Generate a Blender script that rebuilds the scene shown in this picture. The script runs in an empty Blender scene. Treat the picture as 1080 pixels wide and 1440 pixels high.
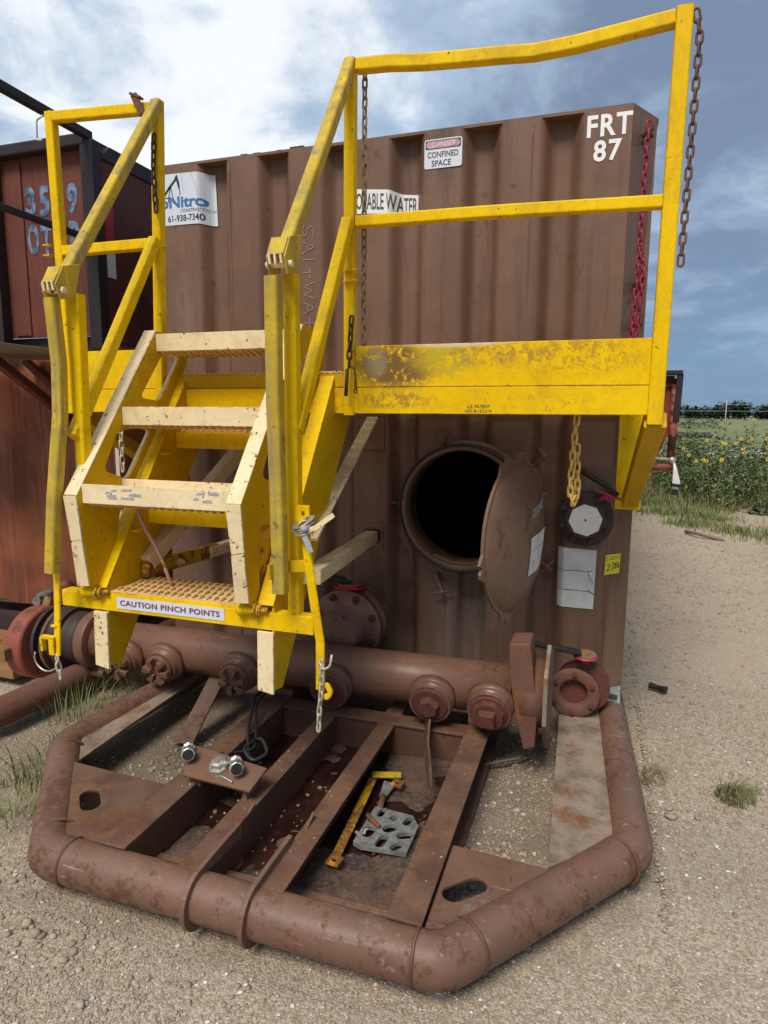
import bpy, bmesh, math, random
import numpy as np
from mathutils import Vector, Matrix, noise
from mathutils.geometry import tessellate_polygon
random.seed(7); rng = np.random.default_rng(7)
V = Vector; R = math.radians; PI = math.pi
scene = bpy.context.scene
COL = scene.collection

# ------------------------------------------------------------------ camera
cd = bpy.data.cameras.new('camera'); cam = bpy.data.objects.new('camera', cd); COL.objects.link(cam)
yaw, pitch, roll = R(-18.297), R(8.5905), R(0.349)
F = V((math.sin(yaw)*math.cos(pitch), math.cos(yaw)*math.cos(pitch), -math.sin(pitch)))
Rt = V((math.cos(yaw), -math.sin(yaw), 0)); U = Rt.cross(F)
R2 = math.cos(roll)*Rt + math.sin(roll)*U; U2 = -math.sin(roll)*Rt + math.cos(roll)*U
m = Matrix((R2, U2, -F)).transposed().to_4x4(); m.translation = V((2.436, -3.336, 1.590))
cam.matrix_world = m
cd.sensor_fit = 'VERTICAL'; cd.sensor_height = 36.0; cd.lens = 911.44/1440*36
cd.clip_start = 0.05; cd.clip_end = 6000
scene.camera = cam

# ------------------------------------------------------------------ exposure, sky, sun
scene.view_settings.view_transform = 'Standard'; scene.view_settings.look = 'None'
scene.view_settings.exposure = 1.25; scene.view_settings.gamma = 1.0
scene.view_settings.use_curve_mapping = False
SUN_EL, SUN_AZ = 53, 187       # azimuth clockwise from +y: behind the camera, to its left
sd = bpy.data.lights.new('sun', 'SUN'); sd.energy = 1.5; sd.angle = R(24); sd.color = (1.0, 0.94, 0.84)
sun = bpy.data.objects.new('sun', sd); COL.objects.link(sun)
sdir = V((math.sin(R(SUN_AZ))*math.cos(R(SUN_EL)), math.cos(R(SUN_AZ))*math.cos(R(SUN_EL)), math.sin(R(SUN_EL))))
sun.rotation_euler = sdir.to_track_quat('Z', 'Y').to_euler(); sun.location = (0, -6, 12)

class NT:
    """small helper to wire node trees"""
    def __init__(s, tree): s.t = tree; s.n = tree.nodes; s.l = tree.links
    def node(s, typ, **kw):
        n = s.n.new(typ)
        for k, v in kw.items():
            if k.startswith('in_'):
                key = k[3:]
                key = int(key) if key.isdigit() else key.replace('_', ' ')
                s.put(n.inputs[key], v)
            else: setattr(n, k, v)
        return n
    def put(s, sock, v):
        if isinstance(v, bpy.types.NodeSocket): s.l.new(v, sock)
        else: sock.default_value = v
    def math(s, op, a, b=0.0, c=0.0, clamp=False):
        n = s.n.new('ShaderNodeMath'); n.operation = op; n.use_clamp = clamp
        s.put(n.inputs[0], a); s.put(n.inputs[1], b); s.put(n.inputs[2], c); return n.outputs[0]
    def vmath(s, op, a, b=None):
        n = s.n.new('ShaderNodeVectorMath'); n.operation = op
        s.put(n.inputs[0], a)
        if b is not None: s.put(n.inputs[1], b)
        return n.outputs['Value'] if op in ('DOT_PRODUCT', 'LENGTH') else n.outputs[0]
    def mix(s, f, a, b, blend='MIX'):
        n = s.n.new('ShaderNodeMix'); n.data_type = 'RGBA'; n.blend_type = blend; n.clamp_factor = True
        s.put(n.inputs[0], f)
        for k, v in ((6, a), (7, b)):
            s.put(n.inputs[k], (*v, 1) if isinstance(v, tuple) and len(v) == 3 else v)
        return n.outputs[2]
    def noise(s, vec, scale, detail=5, rough=0.6, dist=0.0):
        n = s.n.new('ShaderNodeTexNoise'); s.put(n.inputs['Vector'], vec)
        n.inputs['Scale'].default_value = scale; n.inputs['Detail'].default_value = detail
        n.inputs['Roughness'].default_value = rough; n.inputs['Distortion'].default_value = dist
        return n.outputs['Fac']
    def step(s, v, lo, hi):
        n = s.n.new('ShaderNodeMapRange'); n.interpolation_type = 'SMOOTHSTEP'
        s.put(n.inputs[0], v); n.inputs[1].default_value = lo; n.inputs[2].default_value = hi
        return n.outputs[0]
    def scale(s, v, f):
        n = s.n.new('ShaderNodeVectorMath'); n.operation = 'MULTIPLY'
        s.put(n.inputs[0], v); n.inputs[1].default_value = f; return n.outputs[0]

world = bpy.data.worlds.new('World'); scene.world = world; world.use_nodes = True
w = NT(world.node_tree); w.n.clear()
sky = w.node('ShaderNodeTexSky', sky_type='NISHITA', sun_disc=False, sun_elevation=R(SUN_EL), sun_rotation=R(SUN_AZ))
gen = w.node('ShaderNodeTexCoord').outputs['Generated']
sep = w.node('ShaderNodeSeparateXYZ', in_0=gen)
zz = w.math('MAXIMUM', sep.outputs[2], 0.0)
den = w.math('ADD', zz, 0.22)
cv = w.node('ShaderNodeCombineXYZ', in_0=w.math('DIVIDE', sep.outputs[0], den), in_1=w.math('DIVIDE', sep.outputs[1], den), in_2=0.0).outputs[0]
def cdir(az, el): return (math.sin(R(az))*math.cos(R(el)), math.cos(R(az))*math.cos(R(el)), math.sin(R(el)))
big = w.noise(w.vmath('ADD', cv, (3.1, 1.7, 0)), 1.5, 8, 0.58, 0.5)
mid = w.noise(w.vmath('ADD', cv, (-1.3, 4.2, 2)), 3.0, 8, 0.6, 0.5)
n1 = w.math('ADD', w.math('MULTIPLY', big, 0.60), w.math('MULTIPLY', mid, 0.40))
# thin, sunlit cloud towards the west (left), thick rain cloud to the east (right)
thin = w.step(w.vmath('DOT_PRODUCT', gen, cdir(-52, 36)), 0.50, 1.0)
storm = w.step(w.vmath('DOT_PRODUCT', gen, cdir(40, 14)), 0.35, 0.95)
lum = w.math('SUBTRACT', w.math('ADD', n1, w.math("MULTIPLY", thin, 0.14)), w.math('MULTIPLY', storm, 0.05))
c1 = w.mix(w.step(lum, 0.43, 0.60), (0.82, 1.12, 1.64), (1.90, 2.42, 3.1))
c2 = w.mix(w.step(lum, 0.57, 0.70), c1, (4.1, 4.25, 4.4))
low = w.step(sep.outputs[2], 0.30, 0.02)
c3 = w.mix(w.math('MULTIPLY', low, 0.85), c2, (0.66, 1.17, 1.98))
# a few cumulus heads low over the horizon
cu = w.noise(w.scale(gen, (5, 5, 13)), 1.6, 7, 0.5, 0.2)
cum = w.math('MULTIPLY', w.step(cu, 0.52, 0.62), w.math('MULTIPLY', w.step(sep.outputs[2], 0.04, 0.16), w.step(sep.outputs[2], 0.34, 0.20)))
c4 = w.mix(w.math('MULTIPLY', cum, 0.40), c3, (1.7, 2.1, 2.75))
cfin = w.mix(0.95, sky.outputs[0], c4)
bg = w.node('ShaderNodeBackground', in_Color=cfin, in_Strength=0.1)
w.l.new(bg.outputs[0], w.node('ShaderNodeOutputWorld').inputs[0])

# ------------------------------------------------------------------ materials
def new_mat(name):
    mt = bpy.data.materials.new(name); mt.use_nodes = True
    t = NT(mt.node_tree); t.n.clear()
    b = t.node('ShaderNodeBsdfPrincipled'); o = t.node('ShaderNodeOutputMaterial')
    t.l.new(b.outputs[0], o.inputs[0])
    return mt, t, b
def metal_paint(name, base, base2, rust=(0.20, 0.075, 0.03), rust_amt=0.5, rust_scale=14, streak=0.0, streak_col=(0.10, 0.05, 0.03),
                rough=0.5, bump=0.15, grime=0.0, grime_col=(0.10, 0.085, 0.06), dust=0.0, dust_col=(0.30, 0.235, 0.17), chips=None, chip_amt=0.6, big=2.5, scratch=0.0, edge=0.0, edge_col=None, streak2=None, scuff=0.0, scuff_col=(0.36, 0.30, 0.27), spec=0.35, stains=(), rblot=None):
    mt, t, b = new_mat(name)
    g = t.node('ShaderNodeNewGeometry'); P = g.outputs['Position']
    c = t.mix(t.step(t.noise(P, big, 6, 0.6), 0.32, 0.68), base, base2)
    c = t.mix(t.math('MULTIPLY', t.step(t.noise(P, 48, 4, 0.7), 0.42, 0.7), 0.28), c, tuple(0.62*x for x in base))
    if streak:
        st = t.noise(t.scale(P, (9, 9, 0.7)), 2.2, 6, 0.65)
        c = t.mix(t.math('MULTIPLY', t.step(st, 0.50, 0.72), streak), c, streak_col)
        st2 = t.noise(t.scale(P, (16, 16, 0.5)), 1.7, 5, 0.6)
        c = t.mix(t.math('MULTIPLY', t.step(st2, 0.54, 0.74), streak*0.6), c, streak2 or tuple(min(1, 1.5*x+0.01) for x in base))
    if scuff:
        sf = t.math('MULTIPLY', t.step(t.noise(t.vmath('ADD', P, (9, 2, 4)), 5, 6, 0.7, 1.2), 0.56, 0.68), t.step(t.noise(P, 42, 6, 0.75), 0.46, 0.60))
        c = t.mix(t.math('MULTIPLY', sf, scuff), c, scuff_col)
    if scratch:
        for sv, lo_, col_ in (((3.0, 46, 46), 0.66, (0.34, 0.27, 0.235)), ((38, 5, 38), 0.67, (0.055, 0.03, 0.024)), ((26, 26, 4), 0.68, (0.30, 0.22, 0.19))):
            sn = t.noise(t.scale(P, sv), 1.6, 4, 0.6, 0.4)
            c = t.mix(t.math('MULTIPLY', t.step(sn, lo_, lo_+0.03), scratch), c, col_)
    if grime:
        gr = t.noise(t.vmath('ADD', P, (5, 3, 8)), 5.5, 8, 0.72, 0.8)
        c = t.mix(t.math('MULTIPLY', t.step(gr, 0.48, 0.66), grime), c, grime_col)
    rn = t.math('ADD', t.math('MULTIPLY', t.noise(P, rust_scale, 7, 0.72), 0.6), t.math('MULTIPLY', t.noise(P, 3.2, 4, 0.6), 0.4))
    lo = 0.66-0.22*rust_amt
    rm = t.step(rn, lo, lo+0.07)
    rc = t.mix(t.noise(P, 60, 3, 0.6), rust, tuple(0.4*x for x in rust))
    c = t.mix(t.math('MULTIPLY', rm, 0.92), c, rc)
    for bc_, bs_, bk_, ba_ in (rblot or ()):       # worn, rusted patches with a place of their own: (centre, half size, colour, strength)
        d = t.vmath('LENGTH', t.scale(t.vmath('SUBTRACT', P, bc_), tuple(1/x for x in bs_)))
        nb = t.noise(P, 34, 8, 0.78, 0.6)
        k = t.math('MULTIPLY', t.step(t.math('ADD', d, t.math('MULTIPLY', t.noise(P, 16, 4, 0.6), 0.5)), 1.5, 0.75), t.step(nb, 0.55-0.18*ba_, 0.66-0.16*ba_))
        c = t.mix(t.math('MULTIPLY', k, min(1.0, 0.5+0.5*ba_)), c, bk_)
    for sc_, ss_, sa_, sk_ in stains:      # washes and stains with a place of their own
        d = t.vmath('LENGTH', t.scale(t.vmath('SUBTRACT', P, sc_), tuple(1/x for x in ss_)))
        k = t.math('MULTIPLY', t.step(d, 1.0, 0.35), t.step(t.noise(t.scale(P, (14, 14, 1.3)), 1.5, 6, 0.65), 0.36, 0.62))
        c = t.mix(t.math('MULTIPLY', k, sa_), c, sk_)
    if chips:
        ch = t.noise(t.vmath('ADD', P, (1, 7, 2)), 32, 6, 0.7)
        l2 = 0.70-0.16*chip_amt
        c = t.mix(t.step(ch, l2, l2+0.03), c, chips)
    if edge:
        bv = t.node('ShaderNodeBevel', samples=4); bv.inputs['Radius'].default_value = 0.007
        ed = t.math('SUBTRACT', 1.0, t.vmath('DOT_PRODUCT', bv.outputs[0], g.outputs['Normal']))
        em = t.math('MULTIPLY', t.step(ed, 0.015, 0.10), t.step(t.math('ADD', t.math('MULTIPLY', t.noise(P, 24, 6, 0.75), 0.6), t.math('MULTIPLY', t.noise(P, 4, 3, 0.6), 0.4)), 0.50, 0.58))
        c = t.mix(t.math('MULTIPLY', em, edge), c, edge_col or tuple(0.55*x for x in rust))
    if dust:
        nz = t.node('ShaderNodeSeparateXYZ', in_0=g.outputs['Normal']).outputs[2]
        dm = t.math('MULTIPLY', t.step(nz, 0.45, 0.98), t.step(t.noise(P, 7, 7, 0.7), 0.36, 0.62))
        c = t.mix(t.math('MULTIPLY', dm, dust), c, dust_col)
    t.put(b.inputs['Base Color'], c)
    r = t.math('ADD', rough, t.math('MULTIPLY', rm, 0.3), clamp=True)
    r = t.math('ADD', r, t.math('MULTIPLY', t.math('SUBTRACT', t.noise(P, 9, 5, 0.6), 0.5), 0.3), clamp=True)
    t.put(b.inputs['Roughness'], r)
    bm_ = t.node('ShaderNodeBump', in_Strength=bump, in_Distance=0.01)
    h = t.math('ADD', t.math('MULTIPLY', t.noise(P, 70, 5, 0.7), 0.5), t.math('MULTIPLY', rm, 0.35))
    h = t.math('ADD', h, t.math('MULTIPLY', t.noise(P, 11, 3, 0.5), 0.6))
    t.put(bm_.inputs['Height'], h); t.put(b.inputs['Normal'], bm_.outputs[0])
    b.inputs['Specular IOR Level'].default_value = spec
    return mt
def plain(name, col, rough=0.5, metal=0.0, var=0.15, scale=20, bump=0.0):
    mt, t, b = new_mat(name)
    P = t.node('ShaderNodeNewGeometry').outputs['Position']
    c = t.mix(t.step(t.noise(P, scale, 6, 0.65), 0.35, 0.68), col, tuple(x*(1-var) for x in col))
    t.put(b.inputs['Base Color'], c); b.inputs['Roughness'].default_value = rough; b.inputs['Metallic'].default_value = metal
    if bump:
        k = t.node('ShaderNodeBump', in_Strength=bump, in_Distance=0.01); t.put(k.inputs['Height'], t.noise(P, scale*3, 4, 0.6)); t.put(b.inputs['Normal'], k.outputs[0])
    return mt
M = {}
M['tank'] = metal_paint('tank_paint', (0.190, 0.106, 0.068), (0.145, 0.081, 0.052), rust=(0.17, 0.075, 0.034), rust_amt=0.46, rust_scale=9, streak=0.75, streak_col=(0.098, 0.054, 0.038), streak2=(0.205, 0.108, 0.066), scuff=0.22, scuff_col=(0.24, 0.175, 0.145), rough=0.42, bump=0.08, stains=(((1.3, 0, 0.20), (1.6, 1, 0.26), 0.6, (0.22, 0.165, 0.12)), ((0.25, 0, 1.0), (0.2, 1, 0.6), 0.4, (0.105, 0.062, 0.048)), ((1.80, 0, 0.50), (0.28, 1, 0.42), 0.75, (0.20, 0.155, 0.125)), ((2.52, 0, 0.75), (0.12, 1, 0.75), 0.55, (0.22, 0.130, 0.075)), ((0.13, 0, 2.2), (0.12, 1, 0.28), 0.45, (0.24, 0.185, 0.16)), ((1.00, 0, 0.8), (0.25, 1, 0.7), 0.35, (0.20, 0.145, 0.12)), ((1.65, 0.03, 2.9), (0.12, 1, 0.25), 0.6, (0.075, 0.042, 0.03)), ((2.16, 0.03, 2.85), (0.14, 1, 0.35), 0.6, (0.17, 0.08, 0.045)), ((0.70, 0.03, 2.8), (0.12, 1, 0.35), 0.6, (0.15, 0.07, 0.04))))
M['skid'] = metal_paint('skid_paint', (0.190, 0.098, 0.066), (0.150, 0.074, 0.048), rust=(0.150, 0.064, 0.034), rust_amt=0.62, rust_scale=24, scratch=0.7, rough=0.46, bump=0.22, dust=0.22, dust_col=(0.24, 0.165, 0.115), grime=0.4, scuff=0.55)
M['skid_worn'] = metal_paint('skid_worn', (0.20, 0.150, 0.105), (0.15, 0.090, 0.060), rust=(0.26, 0.10, 0.035), rust_amt=0.7, rust_scale=6, rough=0.75, bump=0.3, dust=0.55, dust_col=(0.36, 0.31, 0.24))
M['beam'] = metal_paint('beam_rust', edge=0.7, edge_col=(0.27, 0.185, 0.135), base=(0.130, 0.062, 0.040), base2=(0.095, 0.045, 0.030), rust=(0.20, 0.083, 0.034), rust_amt=0.75, rust_scale=8, rough=0.62, bump=0.32, dust=0.35, dust_col=(0.23, 0.15, 0.10), grime=0.35, grime_col=(0.055, 0.04, 0.03))
M['pipe'] = metal_paint('pipe_paint', (0.190, 0.094, 0.061), (0.158, 0.073, 0.045), rust=(0.15, 0.066, 0.038), rust_amt=0.50, rust_scale=18, scratch=0.5, scuff=0.45, scuff_col=(0.27, 0.17, 0.135), grime=0.3, rough=0.40, bump=0.12, dust=0.12)
M['rust'] = metal_paint('heavy_rust', (0.165, 0.078, 0.054), (0.125, 0.055, 0.036), rust=(0.25, 0.105, 0.040), rust_amt=0.72, rust_scale=12, rough=0.8, bump=0.5)
M['plug'] = metal_paint('plug_paint', (0.145, 0.044, 0.036), (0.105, 0.036, 0.030), rust=(0.17, 0.065, 0.035), rust_amt=0.65, rust_scale=22, rough=0.55, bump=0.35)
M['redring'] = metal_paint('red_union_paint', (0.36, 0.105, 0.065), (0.28, 0.080, 0.05), rust=(0.20, 0.085, 0.05), rust_amt=0.6, rust_scale=15, rough=0.6, bump=0.3)
M['redpanel'] = metal_paint('red_panel_paint', (0.30, 0.050, 0.030), (0.22, 0.04, 0.025), rust=(0.10, 0.03, 0.022), rust_amt=0.7, rust_scale=9, rough=0.6, bump=0.2)
M['pinkred'] = metal_paint('faded_red_paint', (0.42, 0.13, 0.10), (0.36, 0.10, 0.075), rust=(0.07, 0.03, 0.022), rust_amt=0.95, rust_scale=16, rough=0.7, bump=0.3)
M['dkiron'] = metal_paint('dark_iron', (0.060, 0.036, 0.030), (0.040, 0.027, 0.024), rust=(0.12, 0.05, 0.03), rust_amt=0.5, rust_scale=12, rough=0.6, bump=0.3)
M['yellow'] = metal_paint('yellow_paint', edge=0.85, edge_col=(0.17, 0.085, 0.035), spec=0.12, base=(0.85, 0.545, 0.002), base2=(0.77, 0.47, 0.002), rust=(0.17, 0.085, 0.03), rust_amt=-0.05, rust_scale=26, rough=0.42, bump=0.10, grime=0.55, grime_col=(0.47, 0.29, 0.02), chips=(0.17, 0.09, 0.035), chip_amt=0.38, streak=0.28, streak_col=(0.40, 0.24, 0.03))
M['yellow_k'] = metal_paint('yellow_kick_paint', edge=0.85, edge_col=(0.17, 0.085, 0.035), spec=0.12, base=(0.85, 0.545, 0.002), base2=(0.77, 0.47, 0.002), rust=(0.20, 0.10, 0.03), rust_amt=0.12, rust_scale=20, rough=0.45, bump=0.12, grime=0.30, grime_col=(0.42, 0.24, 0.02), chips=(0.19, 0.10, 0.035), chip_amt=0.3,
                            rblot=(((1.655, -0.85, 1.777), (0.19, 0.2, 0.10), (0.19, 0.105, 0.035), 1.05), ((1.58, -0.85, 1.79), (0.05, 0.2, 0.06), (0.27, 0.22, 0.12), 0.9), ((1.86, -0.85, 1.80), (0.14, 0.2, 0.07), (0.46, 0.36, 0.03), 0.8), ((2.05, -0.85, 1.815), (0.20, 0.2, 0.05), (0.36, 0.21, 0.04), 0.6),
           ((2.36, -0.85, 1.80), (0.22, 0.2, 0.07), (0.38, 0.20, 0.025), 0.5), ((1.66, -0.85, 1.645), (0.18, 0.2, 0.035), (0.26, 0.14, 0.04), 0.6), ((1.90, -0.85, 1.857), (0.20, 0.2, 0.014), (0.60, 0.52, 0.40), 1.0), ((2.2, -0.85, 1.64), (0.3, 0.2, 0.04), (0.42, 0.30, 0.03), 0.25), ((1.42, -0.85, 1.66), (0.08, 0.2, 0.08), (0.33, 0.18, 0.03), 0.4)))
M['yellow_shade'] = metal_paint('yellow_shade_paint', edge=0.85, edge_col=(0.17, 0.085, 0.035), spec=0.12, base=(0.66, 0.40, 0.005), base2=(0.56, 0.325, 0.005), rust=(0.19, 0.075, 0.025), rust_amt=0.2, rust_scale=24, rough=0.5, bump=0.12, grime=0.3, grime_col=(0.30, 0.17, 0.02), chips=(0.19, 0.09, 0.03), chip_amt=0.3)  # darker copy of the yellow: shade on webs and undersides put into colour
M['yellow_r'] = metal_paint('rusted_yellow_paint', (0.60, 0.33, 0.006), (0.50, 0.27, 0.006), rust=(0.23, 0.083, 0.03), rust_amt=0.85, rust_scale=22, rough=0.6, bump=0.25)
M['yellow_w'] = metal_paint('worn_handrail_paint', edge=0.6, edge_col=(0.20, 0.16, 0.08), base=(0.60, 0.40, 0.015), base2=(0.42, 0.29, 0.030), rust=(0.16, 0.13, 0.07), rust_amt=0.35, rust_scale=10, rough=0.6, bump=0.2, streak=0.85, streak_col=(0.20, 0.185, 0.12), grime=0.45, grime_col=(0.21, 0.18, 0.09), big=7, chips=(0.12, 0.085, 0.04), chip_amt=0.4)
M['cream'] = metal_paint('cream_paint', edge=0.85, edge_col=(0.20, 0.10, 0.05), base=(0.82, 0.67, 0.40), base2=(0.76, 0.60, 0.33), rust=(0.24, 0.085, 0.03), rust_amt=0.20, rust_scale=30, rough=0.5, bump=0.12, grime=0.42, grime_col=(0.50, 0.37, 0.19), chips=(0.13, 0.085, 0.05), chip_amt=0.55)
M['cream_r'] = metal_paint('rusty_cream_paint', edge=0.9, edge_col=(0.20, 0.07, 0.03), base=(0.82, 0.67, 0.41), base2=(0.76, 0.60, 0.35), rust=(0.27, 0.085, 0.03), rust_amt=0.36, rust_scale=22, rough=0.55, bump=0.2, grime=0.25, grime_col=(0.45, 0.33, 0.18), chips=(0.12, 0.05, 0.03), chip_amt=0.5)
M['grip'] = metal_paint('cream_grip_paint', (0.74, 0.52, 0.24), (0.64, 0.43, 0.18), rust=(0.30, 0.15, 0.06), rust_amt=0.25, rust_scale=30, rough=0.6, bump=0.15, grime=0.5, grime_col=(0.33, 0.20, 0.08))
M['neigh'] = metal_paint('neighbour_rust', (0.145, 0.040, 0.024), (0.090, 0.026, 0.018), rust=(0.21, 0.058, 0.026), rust_amt=0.6, rust_scale=5, streak=0.6, streak_col=(0.055, 0.018, 0.014), rough=0.6, bump=0.15)
M['neigh_lo'] = metal_paint('neighbour_rust_low', (0.37, 0.118, 0.050), (0.17, 0.055, 0.030), rust=(0.46, 0.17, 0.065), rust_amt=0.5, rust_scale=4, streak=0.7, streak_col=(0.08, 0.024, 0.016), rough=0.6, bump=0.15)
M['black'] = metal_paint('black_steel', (0.022, 0.016, 0.016), (0.030, 0.020, 0.018), rust=(0.06, 0.024, 0.018), rust_amt=0.4, rust_scale=12, rough=0.5, bump=0.15)
M['chain_rust'] = metal_paint('chain_rust', (0.17, 0.085, 0.05), (0.12, 0.055, 0.035), rust=(0.26, 0.14, 0.07), rust_amt=0.6, rust_scale=40, rough=0.6, bump=0.2)
M['chain_tan'] = metal_paint('chain_tan', (0.34, 0.22, 0.12), (0.22, 0.13, 0.075), rust=(0.15, 0.065, 0.03), rust_amt=0.5, rust_scale=40, rough=0.55, bump=0.2)
M['chain_dark'] = metal_paint('chain_dark', (0.070, 0.035, 0.026), (0.045, 0.025, 0.02), rust=(0.14, 0.055, 0.03), rust_amt=0.5, rust_scale=40, rough=0.6, bump=0.2)
M['chain_red'] = plain('chain_red', (0.27, 0.020, 0.04), 0.45, 0, 0.45, 40)
M['chain_gold'] = plain('chain_gold', (0.80, 0.55, 0.14), 0.35, 0.35, 0.35, 40)
M['chain_pale'] = plain('chain_pale', (0.62, 0.54, 0.40), 0.4, 0.3, 0.4, 40)
M['zinc'] = plain('zinc', (0.62, 0.60, 0.55), 0.35, 0.75, 0.35, 45, 0.15)
M['gray_plate'] = plain('grey_galvanised', (0.25, 0.26, 0.245), 0.6, 0.2, 0.45, 30, 0.25)
M['rubber'] = plain('black_rubber', (0.016, 0.016, 0.017), 0.55, 0, 0.3, 30)
M['white'] = plain('white_sticker', (0.76, 0.76, 0.74), 0.5, 0, 0.10, 12)
M['paper'] = plain('weathered_white_notice', (0.66, 0.66, 0.63), 0.65, 0, 0.16, 14)
M['sign_white'] = plain('sign_white', (0.62, 0.66, 0.74), 0.4, 0, 0.06, 12)
M['letter_white'] = plain('letter_white', (0.80, 0.80, 0.80), 0.5, 0, 0.05, 12)
M['letter_black'] = plain('letter_black', (0.016, 0.017, 0.020), 0.5, 0, 0.1, 12)
M['letter_grey'] = plain('letter_grey', (0.075, 0.08, 0.085), 0.5, 0, 0.5, 70)
M['letter_maroon'] = plain('letter_maroon', (0.20, 0.018, 0.06), 0.5, 0, 0.2, 40)
M['letter_green'] = plain('letter_green', (0.075, 0.10, 0.02), 0.5, 0, 0.2, 40)
M['fade_pink'] = plain('faded_pink', (0.60, 0.30, 0.36), 0.5, 0, 0.45, 60)
M['pale_pink'] = plain('pale_pink_letter', (0.72, 0.62, 0.66), 0.5, 0, 0.1, 60)
M['logo_blue'] = plain('logo_blue', (0.055, 0.19, 0.42), 0.45, 0, 0.35, 25)
M['logo_grey'] = plain('logo_grey', (0.16, 0.18, 0.21), 0.5, 0, 0.2, 25)
M['crack'] = plain('crack_grey', (0.10, 0.10, 0.095), 0.8, 0, 0.3, 80)
M['crack_soft'] = plain('crack_pale', (0.38, 0.39, 0.40), 0.8, 0, 0.3, 80)
M['chrome'] = plain('chrome_film', (0.42, 0.50, 0.62), 0.22, 0.75, 0.75, 22)
M['tag'] = plain('yellow_tag', (0.80, 0.74, 0.03), 0.5, 0, 0.08, 40)
M['tape_red'] = plain('red_reflector', (0.46, 0.012, 0.02), 0.35, 0, 0.1, 12)
M['pink'] = plain('pink_plastic', (0.40, 0.045, 0.085), 0.45, 0, 0.3, 40)
M['redlever'] = plain('red_valve_paint', (0.45, 0.012, 0.025), 0.4, 0, 0.3, 30)
M['orangetan'] = metal_paint('rusty_tan', (0.32, 0.17, 0.07), (0.22, 0.11, 0.05), rust=(0.16, 0.065, 0.03), rust_amt=0.6, rust_scale=14, rough=0.8, bump=0.3)
M['wood'] = metal_paint('old_timber', (0.30, 0.20, 0.115), (0.21, 0.135, 0.08), rust=(0.12, 0.07, 0.04), rust_amt=0.5, rust_scale=8, rough=0.8, bump=0.3)
M['chalk'] = plain('chalk', (0.38, 0.29, 0.25), 0.9, 0, 0.4, 120)
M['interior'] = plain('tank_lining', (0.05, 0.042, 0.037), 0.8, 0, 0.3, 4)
M['hole'] = M['dkiron']
M['twig'] = plain('dry_twig', (0.20, 0.155, 0.115), 0.8, 0, 0.3, 50)
M['wire_pink'] = plain('pink_cable', (0.50, 0.25, 0.19), 0.5, 0, 0.3, 30)
def leafmat(name, c1, c2, sc=1.2):
    mt, t, b = new_mat(name)
    P = t.node('ShaderNodeNewGeometry').outputs['Position']
    c = t.mix(t.step(t.noise(P, sc, 5, 0.6), 0.35, 0.65), c1, c2)
    c = t.mix(t.math('MULTIPLY', t.step(t.noise(P, 23, 3, 0.6), 0.4, 0.65), 0.45), c, tuple(0.6*(a+d)/2 for a, d in zip(c1, c2)))
    t.put(b.inputs['Base Color'], c); b.inputs['Roughness'].default_value = 0.6
    b.inputs['Specular IOR Level'].default_value = 0.25
    return mt
M['grass'] = leafmat('grass_blade', (0.115, 0.175, 0.040), (0.22, 0.225, 0.085))
M['dry'] = leafmat('dry_grass', (0.30, 0.235, 0.125), (0.22, 0.17, 0.085))
M['weed'] = leafmat('weed_leaf', (0.105, 0.160, 0.046), (0.19, 0.23, 0.085))
M['weed2'] = leafmat('weed_leaf_blue', (0.125, 0.185, 0.085), (0.17, 0.22, 0.11))
M['stalk'] = leafmat('weed_stalk', (0.115, 0.14, 0.05), (0.16, 0.15, 0.07))
M['petal'] = plain('sunflower_petal', (0.80, 0.55, 0.02), 0.6)
M['seed'] = plain('sunflower_disc', (0.045, 0.024, 0.012), 0.8)
M['tree'] = leafmat('tree_leaf', (0.038, 0.060, 0.026), (0.062, 0.085, 0.036), 0.12)
M['bark'] = plain('bark', (0.09, 0.065, 0.05), 0.9)
M['rock_white'] = plain('white_rock', (0.68, 0.66, 0.62), 0.8, 0, 0.3, 3, 0.3)
M['berm'] = plain('dark_berm', (0.045, 0.043, 0.045), 0.8, 0, 0.4, 1.5, 0.3)
M['galv'] = plain('galvanised_post', (0.42, 0.44, 0.46), 0.5, 0.4, 0.2, 5)
def stone_mat(wet=1.0):
    mt, t, b = new_mat('pebbles')
    g = t.node('ShaderNodeNewGeometry')
    r = g.outputs['Random Per Island']
    cr = t.node('ShaderNodeValToRGB', in_0=r)
    e = cr.color_ramp.elements; e[0].position = 0.0; e[0].color = (0.24, 0.18, 0.125, 1); e[1].position = 1.0; e[1].color = (0.62, 0.57, 0.49, 1)
    for p, c in ((0.25, (0.33, 0.25, 0.175)), (0.5, (0.40, 0.31, 0.22)), (0.68, (0.30, 0.205, 0.145)), (0.8, (0.46, 0.375, 0.28)), (0.93, (0.27, 0.245, 0.21))):
        k = e.new(p); k.color = (*c, 1)
    c = t.mix(t.math('MULTIPLY', t.step(t.noise(g.outputs['Position'], 90, 3, 0.6), 0.4, 0.65), 0.35), cr.outputs[0], (0.24, 0.18, 0.125))
    if wet < 1: c = t.mix(0.7, c, (0.10, 0.065, 0.045))
    t.put(b.inputs['Base Color'], c); b.inputs['Roughness'].default_value = 0.85 if wet == 1 else 0.45
    return mt
M['stone'] = stone_mat(); M['stone_wet'] = stone_mat(0.45)
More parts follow.
